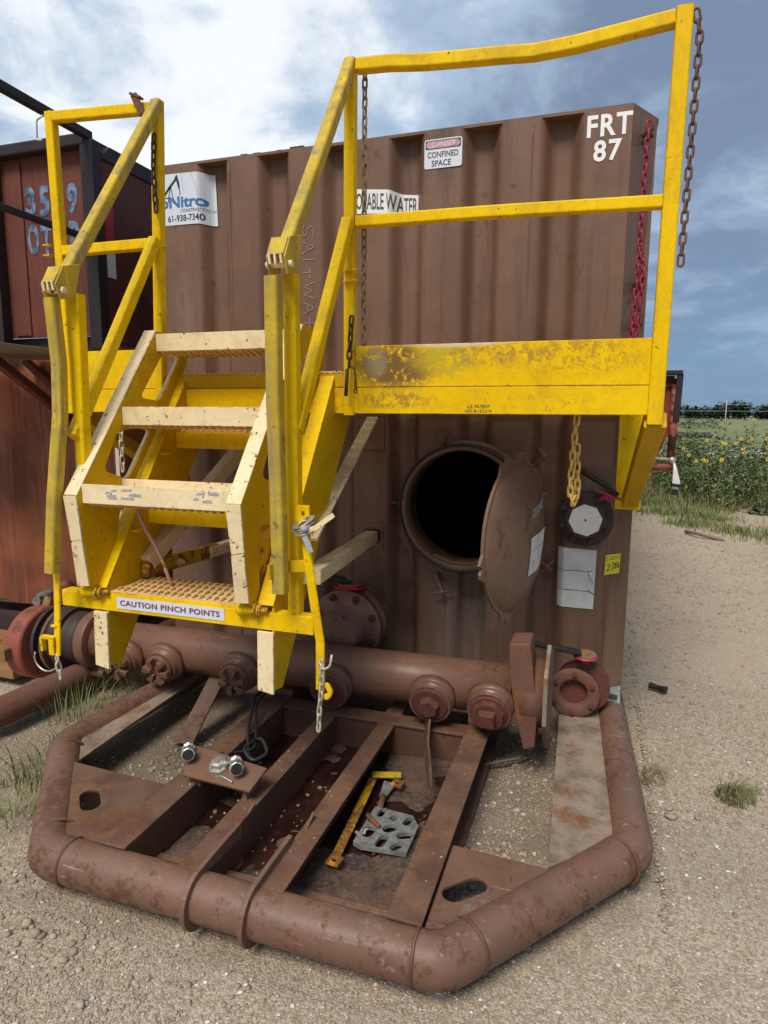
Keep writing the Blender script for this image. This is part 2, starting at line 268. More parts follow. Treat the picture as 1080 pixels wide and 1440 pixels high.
def ground_mat():
    mt, t, b = new_mat('gravel_ground')
    P = t.node('ShaderNodeNewGeometry').outputs['Position']
    vo = t.node('ShaderNodeTexVoronoi', in_Vector=P, in_Scale=150.0); vo.feature = 'F1'
    vo2 = t.node('ShaderNodeTexVoronoi', in_Vector=P, in_Scale=55.0)
    cell = t.node('ShaderNodeSeparateColor', in_0=vo.outputs['Color']).outputs[0]
    cell2 = t.node('ShaderNodeSeparateColor', in_0=vo2.outputs['Color']).outputs[1]
    c = t.mix(t.step(t.noise(P, 0.9, 7, 0.62), 0.36, 0.62), (0.315, 0.245, 0.170), (0.44, 0.360, 0.272))
    grain = t.mix(cell, (0.22, 0.165, 0.110), (0.62, 0.53, 0.41))
    c = t.mix(0.62, c, grain)
    c = t.mix(t.math('MULTIPLY', t.step(cell2, 0.90, 0.97), t.step(vo2.outputs['Distance'], 0.012, 0.006)), c, (0.60, 0.54, 0.44))
    # fine packed dirt, pinker, on the track beside the tank
    sx = t.node('ShaderNodeSeparateXYZ', in_0=P)
    tr = t.math('MULTIPLY', t.step(t.math('ADD', sx.outputs[1], t.math('MULTIPLY', t.noise(P, 1.3, 5, 0.6), 2.2)), 1.2, 2.2), t.step(sx.outputs[0], 2.4, 2.9))
    tr = t.math('MULTIPLY', tr, t.step(t.noise(P, 1.7, 6, 0.65), 0.30, 0.62))
    c = t.mix(t.math('MULTIPLY', tr, 0.45), c, (0.46, 0.345, 0.250))
    # damp oily soil inside the skid, and a pale greenish spill by its corner
    def blob(cx, cy, rx, ry, soft):
        d = t.vmath('LENGTH', t.scale(t.vmath('SUBTRACT', P, (cx, cy, 0.0)), (1/rx, 1/ry, 0.0)))
        return t.step(t.math('ADD', d, t.math('MULTIPLY', t.math('SUBTRACT', t.noise(P, 4, 6, 0.7), 0.5), 1.1)), 1.0+soft, 1.0-soft)
    c = t.mix(t.math('MULTIPLY', blob(1.25, -0.6, 1.35, 1.15, 0.25), 0.65), c, (0.135, 0.100, 0.066))
    c = t.mix(t.math('MULTIPLY', blob(0.1, -0.9, 0.55, 0.7, 0.3), 0.5), c, (0.17, 0.14, 0.09))
    c = t.mix(t.math('MULTIPLY', blob(2.95, -0.95, 0.42, 0.28, 0.5), 0.28), c, (0.235, 0.235, 0.165))
    t.put(b.inputs['Base Color'], c); b.inputs['Roughness'].default_value = 0.9
    b.inputs['Specular IOR Level'].default_value = 0.2
    k = t.node('ShaderNodeBump', in_Strength=0.9, in_Distance=0.005)
    h = t.math('SUBTRACT', 1.0, t.math('MULTIPLY', vo.outputs['Distance'], 1.2))
    h = t.math('ADD', t.math('MULTIPLY', t.noise(P, 130, 4, 0.7), 1.0), t.math('MULTIPLY', h, 0.5))
    t.put(k.inputs['Height'], h); t.put(b.inputs['Normal'], k.outputs[0])
    return mt
M['ground'] = ground_mat()
def field_mat():
    mt, t, b = new_mat('field_grass')
    P = t.node('ShaderNodeNewGeometry').outputs['Position']
    c = t.mix(t.step(t.noise(P, 0.05, 6, 0.65), 0.35, 0.65), (0.135, 0.165, 0.048), (0.20, 0.20, 0.075))
    c = t.mix(t.math('MULTIPLY', t.step(t.noise(t.scale(P, (0.6, 2.5, 1)), 0.4, 5, 0.6), 0.45, 0.65), 0.5), c, (0.25, 0.215, 0.115))
    t.put(b.inputs['Base Color'], c); b.inputs['Roughness'].default_value = 0.9
    return mt
M['field'] = field_mat()
def puddle_mat():
    mt, t, b = new_mat('oily_water')
    P = t.node('ShaderNodeNewGeometry').outputs['Position']
    t.put(b.inputs['Base Color'], t.mix(t.step(t.noise(P, 6, 5, 0.6), 0.4, 0.6), (0.020, 0.007, 0.006), (0.040, 0.016, 0.012)))
    b.inputs['Roughness'].default_value = 0.12
    return mt
M['puddle'] = puddle_mat()
def dirt_mat():
    mt, t, b = new_mat('skid_floor_dirt')
    P = t.node('ShaderNodeNewGeometry').outputs['Position']
    c = t.mix(t.step(t.noise(P, 6, 7, 0.65), 0.4, 0.62), (0.120, 0.066, 0.046), (0.040, 0.027, 0.021))
    c = t.mix(t.math('MULTIPLY', t.step(t.noise(P, 60, 4, 0.7), 0.45, 0.65), 0.5), c, (0.17, 0.12, 0.088))
    t.put(b.inputs['Base Color'], c)
    t.put(b.inputs['Roughness'], t.math('ADD', 0.45, t.math('MULTIPLY', t.noise(P, 5, 4, 0.6), 0.6), clamp=True))
    k = t.node('ShaderNodeBump', in_Strength=0.5, in_Distance=0.01); t.put(k.inputs['Height'], t.noise(P, 50, 6, 0.7)); t.put(b.inputs['Normal'], k.outputs[0])
    return mt
M['dirt'] = dirt_mat()

# ------------------------------------------------------------------ building helpers
ORG = {}
def thing(name, label, cat, loc, group=None):
    o = bpy.data.objects.new(name, None); o.empty_display_size = 0.1; COL.objects.link(o)
    o.location = loc; ORG[o] = V(loc); tag(o, label, cat, group); return o
def tag(o, label=None, cat=None, group=None, kind=None):
    if label: o['label'] = label
    if cat: o['category'] = cat
    if group: o['group'] = group
    if kind: o['kind'] = kind
    return o
def rr(wd, h, r=None, seg=3):
    r = min(wd, h)*0.16 if r is None else r
    out = []
    for cx, cy, a0 in ((wd/2-r, h/2-r, 0), (-wd/2+r, h/2-r, 90), (-wd/2+r, -h/2+r, 180), (wd/2-r, -h/2+r, 270)):
        for k in range(seg+1):
            a = R(a0+90*k/seg); out.append((cx+r*math.cos(a), cy+r*math.sin(a)))
    return out
def circ(r, n=16): return [(r*math.cos(2*PI*k/n), r*math.sin(2*PI*k/n)) for k in range(n)]
class MB:
    def __init__(s): s.v = []; s.f = []; s.sm = []
    def add(s, vs, fs, smooth=False):
        b = len(s.v); s.v += [V(p) for p in vs]; s.f += [tuple(b+i for i in f) for f in fs]; s.sm += [smooth]*len(fs); return s
    def box(s, c, sz, rot=None):
        hx, hy, hz = (k/2 for k in sz); M3 = rot or Matrix.Identity(3)
        vs = [V(c)+M3@V((x*hx, y*hy, z*hz)) for x in (-1, 1) for y in (-1, 1) for z in (-1, 1)]
        return s.add(vs, [(0, 1, 3, 2), (4, 6, 7, 5), (0, 4, 5, 1), (2, 3, 7, 6), (0, 2, 6, 4), (1, 5, 7, 3)])
    def bx(s, x0, x1, y0, y1, z0, z1): return s.box(((x0+x1)/2, (y0+y1)/2, (z0+z1)/2), (x1-x0, y1-y0, z1-z0))
    def sweep(s, pts, prof, up=(0, 0, 1), smooth=False, cap=True, closed=False, prof_fn=None):
        pts = [V(p) for p in pts]; n = len(pts); k = len(prof); vs = []
        up = V(up)
        for i, p in enumerate(pts):
            if closed: t = (pts[(i+1) % n]-pts[i-1]).normalized()
            elif i == 0: t = (pts[1]-p).normalized()
            elif i == n-1: t = (p-pts[i-1]).normalized()
            else: t = ((pts[i+1]-p).normalized()+(p-pts[i-1]).normalized()).normalized()
            side = t.cross(up)
            if side.length < 1e-4: side = t.cross(V((0, 1, 0)))
            side.normalize(); u2 = side.cross(t)
            mit = 1.0
            if 0 < i < n-1 and not closed:
                cosa = t.dot((p-pts[i-1]).normalized()); mit = 1/max(cosa, 0.5)
            pr = prof_fn(i) if prof_fn else prof
            nb = t
            bend = ((pts[i+1]-p).normalized()-(p-pts[i-1]).normalized()) if (0 < i < n-1 and not closed) else V((0, 0, 0))
            bd = bend.normalized() if bend.length > 1e-5 else None
            for a, b in pr:
                o = side*a+u2*b
                if bd is not None: o = o+bd*(o.dot(bd))*(mit-1)
                vs.append(p+o)
        fs = []
        rng_ = range(n if closed else n-1)
        for i in rng_:
            j = (i+1) % n
            for q in range(k):
                fs.append((i*k+q, i*k+(q+1) % k, j*k+(q+1) % k, j*k+q))
        s.add(vs, fs, smooth)
        if cap and not closed:
            b = len(s.v)-len(vs)
            s.f.append(tuple(b+q for q in reversed(range(k)))); s.f.append(tuple(b+(n-1)*k+q for q in range(k))); s.sm += [False, False]
        return s
    def tube(s, pts, r, n=14, closed=False): return s.sweep(pts, circ(r, n), (0.03, 0.07, 1), True, True, closed)
    def bar(s, p0, p1, wd, h, up=(0, 0, 1), r=None): return s.sweep([p0, p1], rr(wd, h, r), up)
    def lathe(s, o, d, prof, n=32, smooth=True, phase=0.0, caps=True):
        o = V(o); d = V(d).normalized(); a = d.orthogonal().normalized() if abs(d.z) > 0.99 else d.cross(V((0, 0, 1))).normalized(); b = d.cross(a)
        vs = []
        for t, r in prof:
            for k in range(n):
                g = 2*PI*k/n+phase; vs.append(o+d*t+a*(r*math.cos(g))+b*(r*math.sin(g)))
        fs = [(i*n+k, i*n+(k+1) % n, (i+1)*n+(k+1) % n, (i+1)*n+k) for i in range(len(prof)-1) for k in range(n)]
        s.add(vs, fs, smooth)
        if caps:
            q = len(s.v)-len(vs); s.f.append(tuple(q+k for k in reversed(range(n)))); s.f.append(tuple(q+(len(prof)-1)*n+k for k in range(n))); s.sm += [False, False]
        return s
    def plate(s, loop, ext, holes=()):
        """flat plate from a 3D loop (and hole loops), extruded along ext"""
        loops = [[V(p) for p in l] for l in (loop, *holes)]
        tris = tessellate_polygon(loops); flat = [p for l in loops for p in l]; n = len(flat); e = V(ext)
        vs = flat+[p+e for p in flat]
        fs = [tuple(t) for t in tris]+[tuple(n+i for i in reversed(t)) for t in tris]
        q = 0
        for l in loops:
            k = len(l)
            for i in range(k): j = (i+1) % k; fs.append((q+i, q+j, n+q+j, n+q+i))
            q += k
        return s.add(vs, fs)
    def ball(s, c, r, n=8, sq=(1, 1, 1)):
        vs = []; fs = []
        for i in range(n//2+1):
            th = PI*i/(n//2)
            for k in range(n): a = 2*PI*k/n; vs.append(V(c)+V((r*sq[0]*math.sin(th)*math.cos(a), r*sq[1]*math.sin(th)*math.sin(a), r*sq[2]*math.cos(th))))
        for i in range(n//2):
            for k in range(n): fs.append((i*n+k, i*n+(k+1) % n, (i+1)*n+(k+1) % n, (i+1)*n+k))
        return s.add(vs, fs, True)
    def obj(s, name, mat, parent=None, bevel=0.0, loc=None):
        me = bpy.data.meshes.new(name)
        org = V(loc) if loc is not None else (ORG[parent] if parent else V((0, 0, 0)))
        me.from_pydata([p-org for p in s.v], [], s.f)
        me.polygons.foreach_set('use_smooth', s.sm)
        bm = bmesh.new(); bm.from_mesh(me); bmesh.ops.remove_doubles(bm, verts=bm.verts, dist=1e-6)
        bmesh.ops.recalc_face_normals(bm, faces=bm.faces); bm.to_mesh(me); bm.free()
        me.materials.append(M[mat] if isinstance(mat, str) else mat)
        o = bpy.data.objects.new(name, me); COL.objects.link(o); ORG[o] = org
        if parent: o.parent = parent; o.location = org-ORG[parent]
        else: o.location = org
        if bevel:
            k = o.modifiers.new('bevel', 'BEVEL'); k.width = bevel; k.segments = 2; k.limit_method = 'ANGLE'; k.angle_limit = R(38)
        return o
def bolts(parent, name, o, d, ring, n, r, h, mat, phase=0.0, sides=6):
    """a ring of bolt heads, one mesh shared by all"""
    d = V(d).normalized(); a = d.cross(V((0, 0, 1))).normalized(); b = d.cross(a); o = V(o)
    me = None
    for k in range(n):
        g = 2*PI*k/n+phase; p = o+a*(ring*math.cos(g))+b*(ring*math.sin(g))
        if me is None:
            ob = MB().lathe(p, d, [(0, r), (h, r*0.96), (h*1.05, r*0.45), (h*1.5, r*0.42)], sides, False).obj(name, mat, parent, loc=p); me = ob.data
        else:
            ob = bpy.data.objects.new(name, me); COL.objects.link(ob); ob.parent = parent; ob.location = p-ORG[parent]; ORG[ob] = p
def text_mesh(body, bold=0.0, spacing=1.0):
    c = bpy.data.curves.new('t', 'FONT'); c.body = body; c.size = 1.0; c.offset = bold; c.space_character = spacing; c.resolution_u = 3
    o = bpy.data.objects.new('t', c); COL.objects.link(o)
    dg = bpy.context.evaluated_depsgraph_get(); dg.update()
    me = bpy.data.meshes.new_from_object(o.evaluated_get(dg))
    COL.objects.unlink(o); bpy.data.objects.remove(o)
    vs = np.array([v.co[:2] for v in me.vertices]); fs = [tuple(p.vertices) for p in me.polygons]
    bpy.data.meshes.remove(me)
    vs -= vs.min(0); vs /= vs.max(0)
    return vs, fs
def lettering(body, o, ux, uz, wd, h, n, mat, parent, bold=0.02, name='lettering', lift=0.002, shear=0.0, warp=None, spacing=1.0):
    vs, fs = text_mesh(body, bold, spacing); o = V(o); ux = V(ux); uz = V(uz); n = V(n)
    b = MB()
    b.v = [o+ux*(a*wd+shear*c*h)+uz*(c*h)+n*lift for a, c in vs]; b.f = fs; b.sm = [False]*len(fs)
    if warp: return warp_obj(b, name, mat, parent, warp)
    return b.obj(name, mat, parent)
# front wall of the tank: vertical corrugation, y depth as a function of x
DEP = 0.082
def wy(x):
    for k in range(6):
        s0 = 0.212+0.3765*k; wd = 0.205 if k != 3 else 0.20
        t = (x-s0)/wd
        if 0 < t < 1:
            e = 0.34
            if t < e: u = t/e
            elif t > 1-e: u = (1-t)/e
            else: u = 1
            return DEP*(0.5-0.5*math.cos(PI*u))
    return 0.0
def warp_obj(b, name, mat, parent, lift):
    """lay a flat mesh (built on y = 0) onto the corrugated wall, cutting it at many x so that it follows the folds"""
    me = bpy.data.meshes.new(name); me.from_pydata(b.v, [], b.f)
    bm = bmesh.new(); bm.from_mesh(me)
    xs = [v.co.x for v in bm.verts]; x = math.floor(min(xs)/0.012)*0.012
    while x < max(xs):
        if wy(x) != wy(x+0.012) or wy(x-0.012) != wy(x):
            bmesh.ops.bisect_plane(bm, geom=bm.verts[:]+bm.edges[:]+bm.faces[:], plane_co=(x, 0, 0), plane_no=(1, 0, 0), dist=1e-6)
        x += 0.012
    for v in bm.verts: v.co.y = wy(v.co.x)-lift
    bmesh.ops.recalc_face_normals(bm, faces=bm.faces)
    for v in bm.verts: v.co -= ORG[parent]
    bm.to_mesh(me); bm.free(); me.materials.append(M[mat])
    o = bpy.data.objects.new(name, me); COL.objects.link(o); o.parent = parent; ORG[o] = ORG[parent]
    return o
def strokes(lines, rad, name, mat, parent, y=None, lift=0.0025):
    """thin flat strokes on the tank wall: lists of (x, z)"""
    b = MB()
    for L in lines:
        for i in range(len(L)-1):
            a = V((L[i][0], 0, L[i][1])); c = V((L[i+1][0], 0, L[i+1][1])); d = (c-a)
            if d.length < 1e-6: continue
            d.normalize(); nrm = V((-d.z, 0, d.x))*rad
            b.add([a-nrm-d*rad*0.6, c-nrm+d*rad*0.6, c+nrm+d*rad*0.6, a+nrm-d*rad*0.6], [(0, 1, 2, 3)])
    return warp_obj(b, name, mat, parent, lift)
LINKS = {}
def link_mesh(pitch, r, wd, mat):
    key = (pitch, r, wd, mat)
    if key not in LINKS:
        pts = []; hw = wd/2-r; hl = pitch/2+r*0.9-hw+0.0
        for k in range(7): a = PI*k/6; pts.append((hw*math.cos(a), 0, hl+hw*math.sin(a)))
        for k in range(7): a = PI+PI*k/6; pts.append((hw*math.cos(a), 0, -hl+hw*math.sin(a)))
        b = MB().sweep(pts, circ(r, 7), (0, 1, 0), True, False, True)
        me = bpy.data.meshes.new('link'); me.from_pydata(b.v, [], b.f); me.polygons.foreach_set('use_smooth', [True]*len(b.f)); me.materials.append(M[mat]); LINKS[key] = me
    return LINKS[key]
def chain(label, pts, pitch, r, wd, mat, group=None, parent=None, twist=0.0, name='hanging_chain'):
    root = parent or thing(name, label, 'chain', pts[0], group)
    pts = [V(p) for p in pts]; me = link_mesh(pitch, r, wd, mat); i = 0; seg = 0; d = 0.0; k = 0
    lens = [(pts[j+1]-pts[j]).length for j in range(len(pts)-1)]; tot = sum(lens)
    def at(s_):
        for j, l in enumerate(lens):
            if s_ <= l or j == len(lens)-1: return pts[j].lerp(pts[j+1], s_/l)
            s_ -= l
    n = max(1, int(tot/pitch))
    for k in range(n):
        a = at(k*pitch); c = at(min((k+1)*pitch, tot)); t = (c-a)
        if t.length < 1e-6: continue
        o = bpy.data.objects.new('link', me); COL.objects.link(o)
        q = t.to_track_quat('Z', 'Y'); o.rotation_mode = 'QUATERNION'
        from mathutils import Quaternion
        o.rotation_quaternion = q @ Quaternion((0, 0, 1), (0.35 if k % 2 else 0.35+PI/2)+twist*k+random.uniform(-.12, .12)) @ Quaternion((1, 0, 0), random.uniform(-.06, .06))
        o.parent = root; o.location = (a+c)/2-ORG[root]; ORG[o] = (a+c)/2
    return root

# ================================================================== SETTING
def smooth_noise(x, y, s, seed): return noise.noise(V((x*s+seed, y*s-seed, seed*0.37)))
def gz(x, y):
    d = math.hypot(x-1.5, y+0.5)
    a = 0.020*smooth_noise(x, y, 0.9, 3.1)+0.007*smooth_noise(x, y, 4.0, 8.3)+0.003*smooth_noise(x, y, 13.0, 1.7)
    if 0 < x < 2.7 and y > -1.9: a = a*0.5-0.012
    return a-0.004
def axis(lo, hi, a, b, st):
    mid_ = list(np.arange(a, b, st)); out = []; v = b; s_ = st
    while v < hi: out.append(v); s_ *= 1.28; v += s_
    out.append(hi); left = []; v = a; s_ = st
    while v > lo: s_ *= 1.28; v -= s_; left.append(max(v, lo))
    return sorted(set(left))+mid_+out
gx = axis(-3000, 3000, -1.4, 4.6, 0.045); gy = axis(-400, 5000, -2.9, 4.5, 0.045)
nx, ny = len(gx), len(gy)
gv = [(x, y, gz(x, y) if -6 < x < 12 and -6 < y < 14 else -0.01) for y in gy for x in gx]
gf = [(j*nx+i, j*nx+i+1, (j+1)*nx+i+1, (j+1)*nx+i) for j in range(ny-1) for i in range(nx-1)]
me = bpy.data.meshes.new('ground'); me.from_pydata(gv, [], gf); me.polygons.foreach_set('use_smooth', [True]*len(gf)); me.materials.append(M['ground'])
ground = bpy.data.objects.new('ground', me); COL.objects.link(ground); tag(ground, kind='structure')
# pasture behind the fence
pv = []; pn = 60
for i in range(pn+1):
    x = -600+i*40
    pv.append((x, 27+2.2*math.sin(i*1.7)+1.4*math.sin(i*0.77), 0.02)); pv.append((x, 1500, 0.02))
b = MB().add(pv, [(2*i, 2*i+2, 2*i+3, 2*i+1) for i in range(pn)])
tag(b.obj('pasture', 'field'), kind='structure')

# ================================================================== THE TANK
tank = thing('frac_tank', 'brown painted corrugated steel frac tank marked FRT 87 with open round manway', 'storage tank', (1.3, 0, 0))
X0, XR, ZT, ZB = -0.05, 2.50, 2.965, 0.205
MC = V((1.785, 0, 1.115)); MR = 0.325           # manway
xs_ = [X0]+list(np.arange(0.0, XR, 0.0137))+[XR]
zs_ = [ZB, 0.5, 0.78]+list(np.arange(0.80, 1.46, 0.02))+[1.48, 1.7, 2.0, 2.3, 2.6, ZT]
b = MB(); nxw = len(xs_)
vs = []
for z in zs_:
    for x in xs_: vs.append(V((x, wy(x)+0.007*noise.noise(V((x*2.1, z*1.7, 4.4)))+0.0035*noise.noise(V((x*4.1+2, z*3.2, 8.4)))+0.0015*noise.noise(V((x*7, z*5, 1))), z)))
fs = []
for j in range(len(zs_)-1):
    for i in range(nxw-1):
        cx, cz = (xs_[i]+xs_[i+1])/2, (zs_[j]+zs_[j+1])/2
        if math.hypot(cx-MC.x, cz-MC.z) < MR-0.012: continue
        fs.append((j*nxw+i, j*nxw+i+1, (j+1)*nxw+i+1, (j+1)*nxw+i))
b.add(vs, fs, True)
wall = b.obj('front_wall', 'tank', tank)
# right bevelled corner, sides, roof, floor, back
YB = 9.5
b = MB(); b.add([(XR, 0, ZB), (2.605, 0.02, ZB), (2.615, 0.20, ZT), (XR, 0, ZT)], [(0, 1, 2, 3)])
b.add([(2.605, 0.02, ZB), (2.605, YB, ZB), (2.615, YB, ZT), (2.615, 0.20, ZT)], [(0, 1, 2, 3)])
b.obj('corner_panel', 'tank', tank)
b = MB(); b.bx(X0-0.004, X0, 0.0, YB, ZB, ZT); b.obj('side_wall', 'tank', tank)
b = MB(); b.plate([(X0-0.03, 0.004, ZT), (XR, 0.004, ZT), (2.62, 0.21, ZT), (2.62, YB, ZT), (X0-0.03, YB, ZT)], (0, 0, 0.014)); b.obj('roof', 'tank', tank)
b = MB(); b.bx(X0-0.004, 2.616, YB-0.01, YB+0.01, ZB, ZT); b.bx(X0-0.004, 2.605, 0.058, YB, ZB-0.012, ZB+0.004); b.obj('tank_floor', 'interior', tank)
# roof edge bits seen against the sky
b = MB()
for x0, x1 in ((0.48, 0.52), (0.56, 0.60), (0.78, 0.86), (0.70, 0.73)):
    b.bx(x0, x1, 0.03, 0.09, ZT+0.0145, ZT+0.0145+random.uniform(0.012, 0.022))
b.obj('roof_scrap', 'dkiron', tank)
for x in (0.425, 2.06):
    b = MB(); pts = [(x+0.002*noise.noise(V((0, z*9, x))), wy(x)+0.001, z) for z in np.arange(0.25, 2.96, 0.06)]
    b.sweep(pts, circ(0.0045, 6), (0, 1, 0), True); b.obj('weld_seam', 'tank', tank)
# backing pads welded on the wall
for x0, x1, z0, z1 in ((1.205, 1.335, 0.85, 1.0), (1.18, 1.335, 1.40, 1.565), (0.60, 0.74, 0.84, 0.99)):
    b = MB(); b.bx(x0, x1, -0.012, DEP, z0, z1); b.obj('wall_pad', 'tank', tank, 0.002)
# manway
ring = MB().lathe(MC+V((0, 0.10, 0)), (0, -1, 0), [(0, MR-0.03), (0, MR), (0.19, MR), (0.192, MR+0.008), (0.212, MR+0.008), (0.215, MR), (0.215, MR-0.022), (0.212, MR-0.030), (0, MR-0.03)], 64, True, caps=False).obj('manway_ring', 'tank', tank, 0.0)
MB().lathe(MC+V((0, -0.114, 0)), (0, -1, 0), [(0, MR-0.008), (0.006, MR-0.006), (0.010, MR+0.000), (0.006, MR+0.006), (0, MR+0.008)], 64, True, caps=False).obj('gasket', 'rubber', ring)
MB().lathe(MC+V((0, 0.055, 0)), (0, -1, 0), [(0, MR-0.032), (0, MR+0.02), (0.058, MR+0.02), (0.061, MR+0.0)], 64, True, caps=False).obj('wall_collar', 'tank', ring)
# rust lip at the foot of the opening
b = MB()
for k in range(14):
    a = R(240+k*5.2); a2 = R(240+(k+1)*5.2); r0 = MR-0.033; dr = 0.010+0.014*abs(noise.noise(V((k*0.9, 2, 3))))
    for yy in (-0.105,):
        p = [MC+V((math.cos(t)*rr_, yy, math.sin(t)*rr_)) for t, rr_ in ((a, r0), (a2, r0), (a2, r0-dr), (a, r0-dr))]
        b.add(p+[q+V((0, 0.06, 0)) for q in p], [(0, 1, 2, 3), (4, 7, 6, 5), (3, 2, 6, 7), (0, 4, 5, 1)])
b.obj('rust_crust', 'orangetan', ring)
# swing bolts round the manway
def swing_bolt(x, z, ang, parent=tank, s=1.15):
    p = V((x, wy(x), z)); d = V((math.cos(R(ang)), 0, math.sin(R(ang)))); t = V((-d.z, 0, d.x))
    b = MB(); b.bar(p+V((0, 0.02, 0))-d*0.005, p+V((0, -0.06, 0))-d*0.005, 0.012, 0.05, d, 0.002)
    b.tube([p+V((0, -0.045, 0))-d*0.0, p+V((0, -0.058, 0))+d*0.085*s], 0.008, 8)
    b.ball(p+V((0, -0.055, 0))+d*0.060*s, 0.017, 8)
    b.tube([p+V((0, -0.050, 0))+d*0.066*s+t*0.045*s, p+V((0, -0.056, 0))+d*0.062*s, p+V((0, -0.062, 0))+d*0.056*s-t*0.045*s], 0.0065, 8)
    b.obj('swing_bolt', 'tank', parent)
swing_bolt(1.665, 1.42, 75); swing_bolt(1.425, 1.105, 175); swing_bolt(1.655, 0.72, -70); swing_bolt(2.125, 1.34, 40); swing_bolt(2.155, 0.86, -35)
for z in (1.20, 1.03):
    b = MB(); b.plate([(2.14, -0.0, z), (2.20, -0.0, z+0.004), (2.205, -0.10, z+0.004), (2.185, -0.13, z+0.002), (2.155, -0.11, z)], (0, 0, 0.016)); b.obj('hinge_lug', 'tank', tank, 0.003)
# the manway door, swung open about its right edge
a75 = R(75); du = V((math.cos(a75), math.sin(a75), 0)); dn = V((math.sin(a75), -math.cos(a75), 0)); DC = V((2.2, -0.1, 1.05))-du*0.36
def dpt(a_, c_, l=0.0): return DC+du*a_+V((0, 0, c_))+dn*l
rad = 0.352; loop = []
ears = [(114, 1), (82, 0.8), (193, 1), (255, 1), (45, .7), (330, .7)]
for k in range(120):
    a = 3*k; r_ = rad
    for ea, es in ears:
        dlt = abs((a-ea+180) % 360-180)
        if dlt < 7: r_ = rad+0.034*es
        elif dlt < 10: r_ = rad+0.016*es
        if dlt < 1.6: r_ = rad+0.012
    loop.append((a, r_))
door = MB().plate([dpt(math.cos(R(a))*r_, math.sin(R(a))*r_, -0.013) for a, r_ in loop], dn*0.013)
prof = [(0.0, 0.335), (0.010, 0.322), (0.022, 0.27), (0.031, 0.20), (0.037, 0.12), (0.040, 0.05), (0.0405, 0.0005)]
door = door.obj('manway_door', 'tank', tank, 0.003)
MB().lathe(dpt(0, 0, 0.0), dn, prof, 64, True, caps=False).obj('door_dish', 'tank', door)
MB().lathe(dpt(0, 0, -0.012), -dn, [(0, 0.33), (0.012, 0.33), (0.016, 0.32), (0.016, 0.29), (0.0, 0.285)], 64, True, caps=False).obj('inner_rim', 'dkiron', door)
def dish_l(r): # height of the dish at radius r
    for (t0, r0), (t1, r1) in zip(prof[:-1], prof[1:]):
        if r1 <= r <= r0: return t0+(t1-t0)*(r0-r)/(r0-r1)
    return 0.0
def on_door(quad, name, mat, lift=0.002, n=8):
    b = MB(); g = []
    for i in range(n+1):
        for j in range(n+1):
            s_, t_ = i/n, j/n
            a_ = (quad[0][0]*(1-s_)+quad[1][0]*s_)*(1-t_)+(quad[3][0]*(1-s_)+quad[2][0]*s_)*t_
            c_ = (quad[0][1]*(1-s_)+quad[1][1]*s_)*(1-t_)+(quad[3][1]*(1-s_)+quad[2][1]*s_)*t_
            g.append(dpt(a_, c_, dish_l(math.hypot(a_, c_))+lift))
    b.add(g, [(i*(n+1)+j, (i+1)*(n+1)+j, (i+1)*(n+1)+j+1, i*(n+1)+j+1) for i in range(n) for j in range(n)], True)
    return b.obj(name, mat, door)
on_door([(0.072, -0.012), (0.315, 0.006), (0.300, -0.186), (0.066, -0.190)], 'door_notice', 'paper', 0.003)
for q in ([(0.072, -0.075), (0.310, -0.062), (0.310, -0.066), (0.072, -0.080)], [(0.07, -0.130), (0.303, -0.120), (0.303, -0.124), (0.07, -0.134)],
          [(0.17, -0.006), (0.176, -0.006), (0.162, -0.075), (0.156, -0.075)], [(0.21, -0.068), (0.216, -0.068), (0.200, -0.125), (0.194, -0.125)], [(0.13, -0.13), (0.136, -0.13), (0.146, -0.178), (0.140, -0.178)]):
    on_door(q, 'notice_crack', 'crack_soft', 0.0036, 4)
for q in ([(0.076, 0.112), (0.130, 0.124), (0.128, 0.086), (0.076, 0.076)], [(0.137, 0.124), (0.190, 0.137), (0.188, 0.102), (0.137, 0.090)], [(0.197, 0.140), (0.262, 0.157), (0.260, 0.118), (0.197, 0.104)]):
    on_door(q, 'torn_sticker', 'crack_soft', 0.003, 5)
    q2 = [((x-sum(p[0] for p in q)/4)*0.5+sum(p[0] for p in q)/4, (z-sum(p[1] for p in q)/4)*0.45+sum(p[1] for p in q)/4) for x, z in q]
    on_door(q2, 'sticker_print', 'crack', 0.0036, 3)

# ---- inlet flange with a white octagon over its bore, upper right
FC = V((2.387, 0, 1.083))
fl = MB().lathe(FC+V((0, 0.02, 0)), (0, -1, 0), [(0, 0.135), (0.05, 0.135), (0.054, 0.131), (0.054, 0.10), (0.058, 0.098), (0.058, 0.085)], 48).obj('inlet_flange', 'dkiron', tank)
bolts(fl, 'bolt', FC+V((0, -0.034, 0)), (0, -1, 0), 0.115, 8, 0.015, 0.014, 'dkiron', 0.3)
MB().lathe(FC+V((0.002, -0.039, -0.003)), (0, -1, 0), [(0, 0.080), (0.003, 0.080)], 8, False, 0.12).obj('octagon_cover', 'white', fl)
MB().lathe(FC+V((0.002, -0.0425, -0.003)), (0, -1, 0), [(0, 0.006), (0.002, 0.005)], 8, False).obj('rivet', 'crack', fl)
b = MB(); b.tube([(2.32, -0.03, 1.345), (2.40, -0.07, 1.30), (2.47, -0.09, 1.262), (2.53, -0.10, 1.215)], 0.013, 8); lev = b.obj('valve_lever', 'rubber', tank)
b = MB(); b.lathe((2.47, -0.03, 1.225), (0.55, -0.35, -0.75), [(0, 0.012), (0.02, 0.018), (0.022, 0.045), (0.032, 0.045), (0.034, 0.02), (0.05, 0.018)], 16); b.bar((2.44, -0.07, 1.235), (2.545, -0.09, 1.195), 0.03, 0.010); b.obj('lever_plate', 'pink', lev)

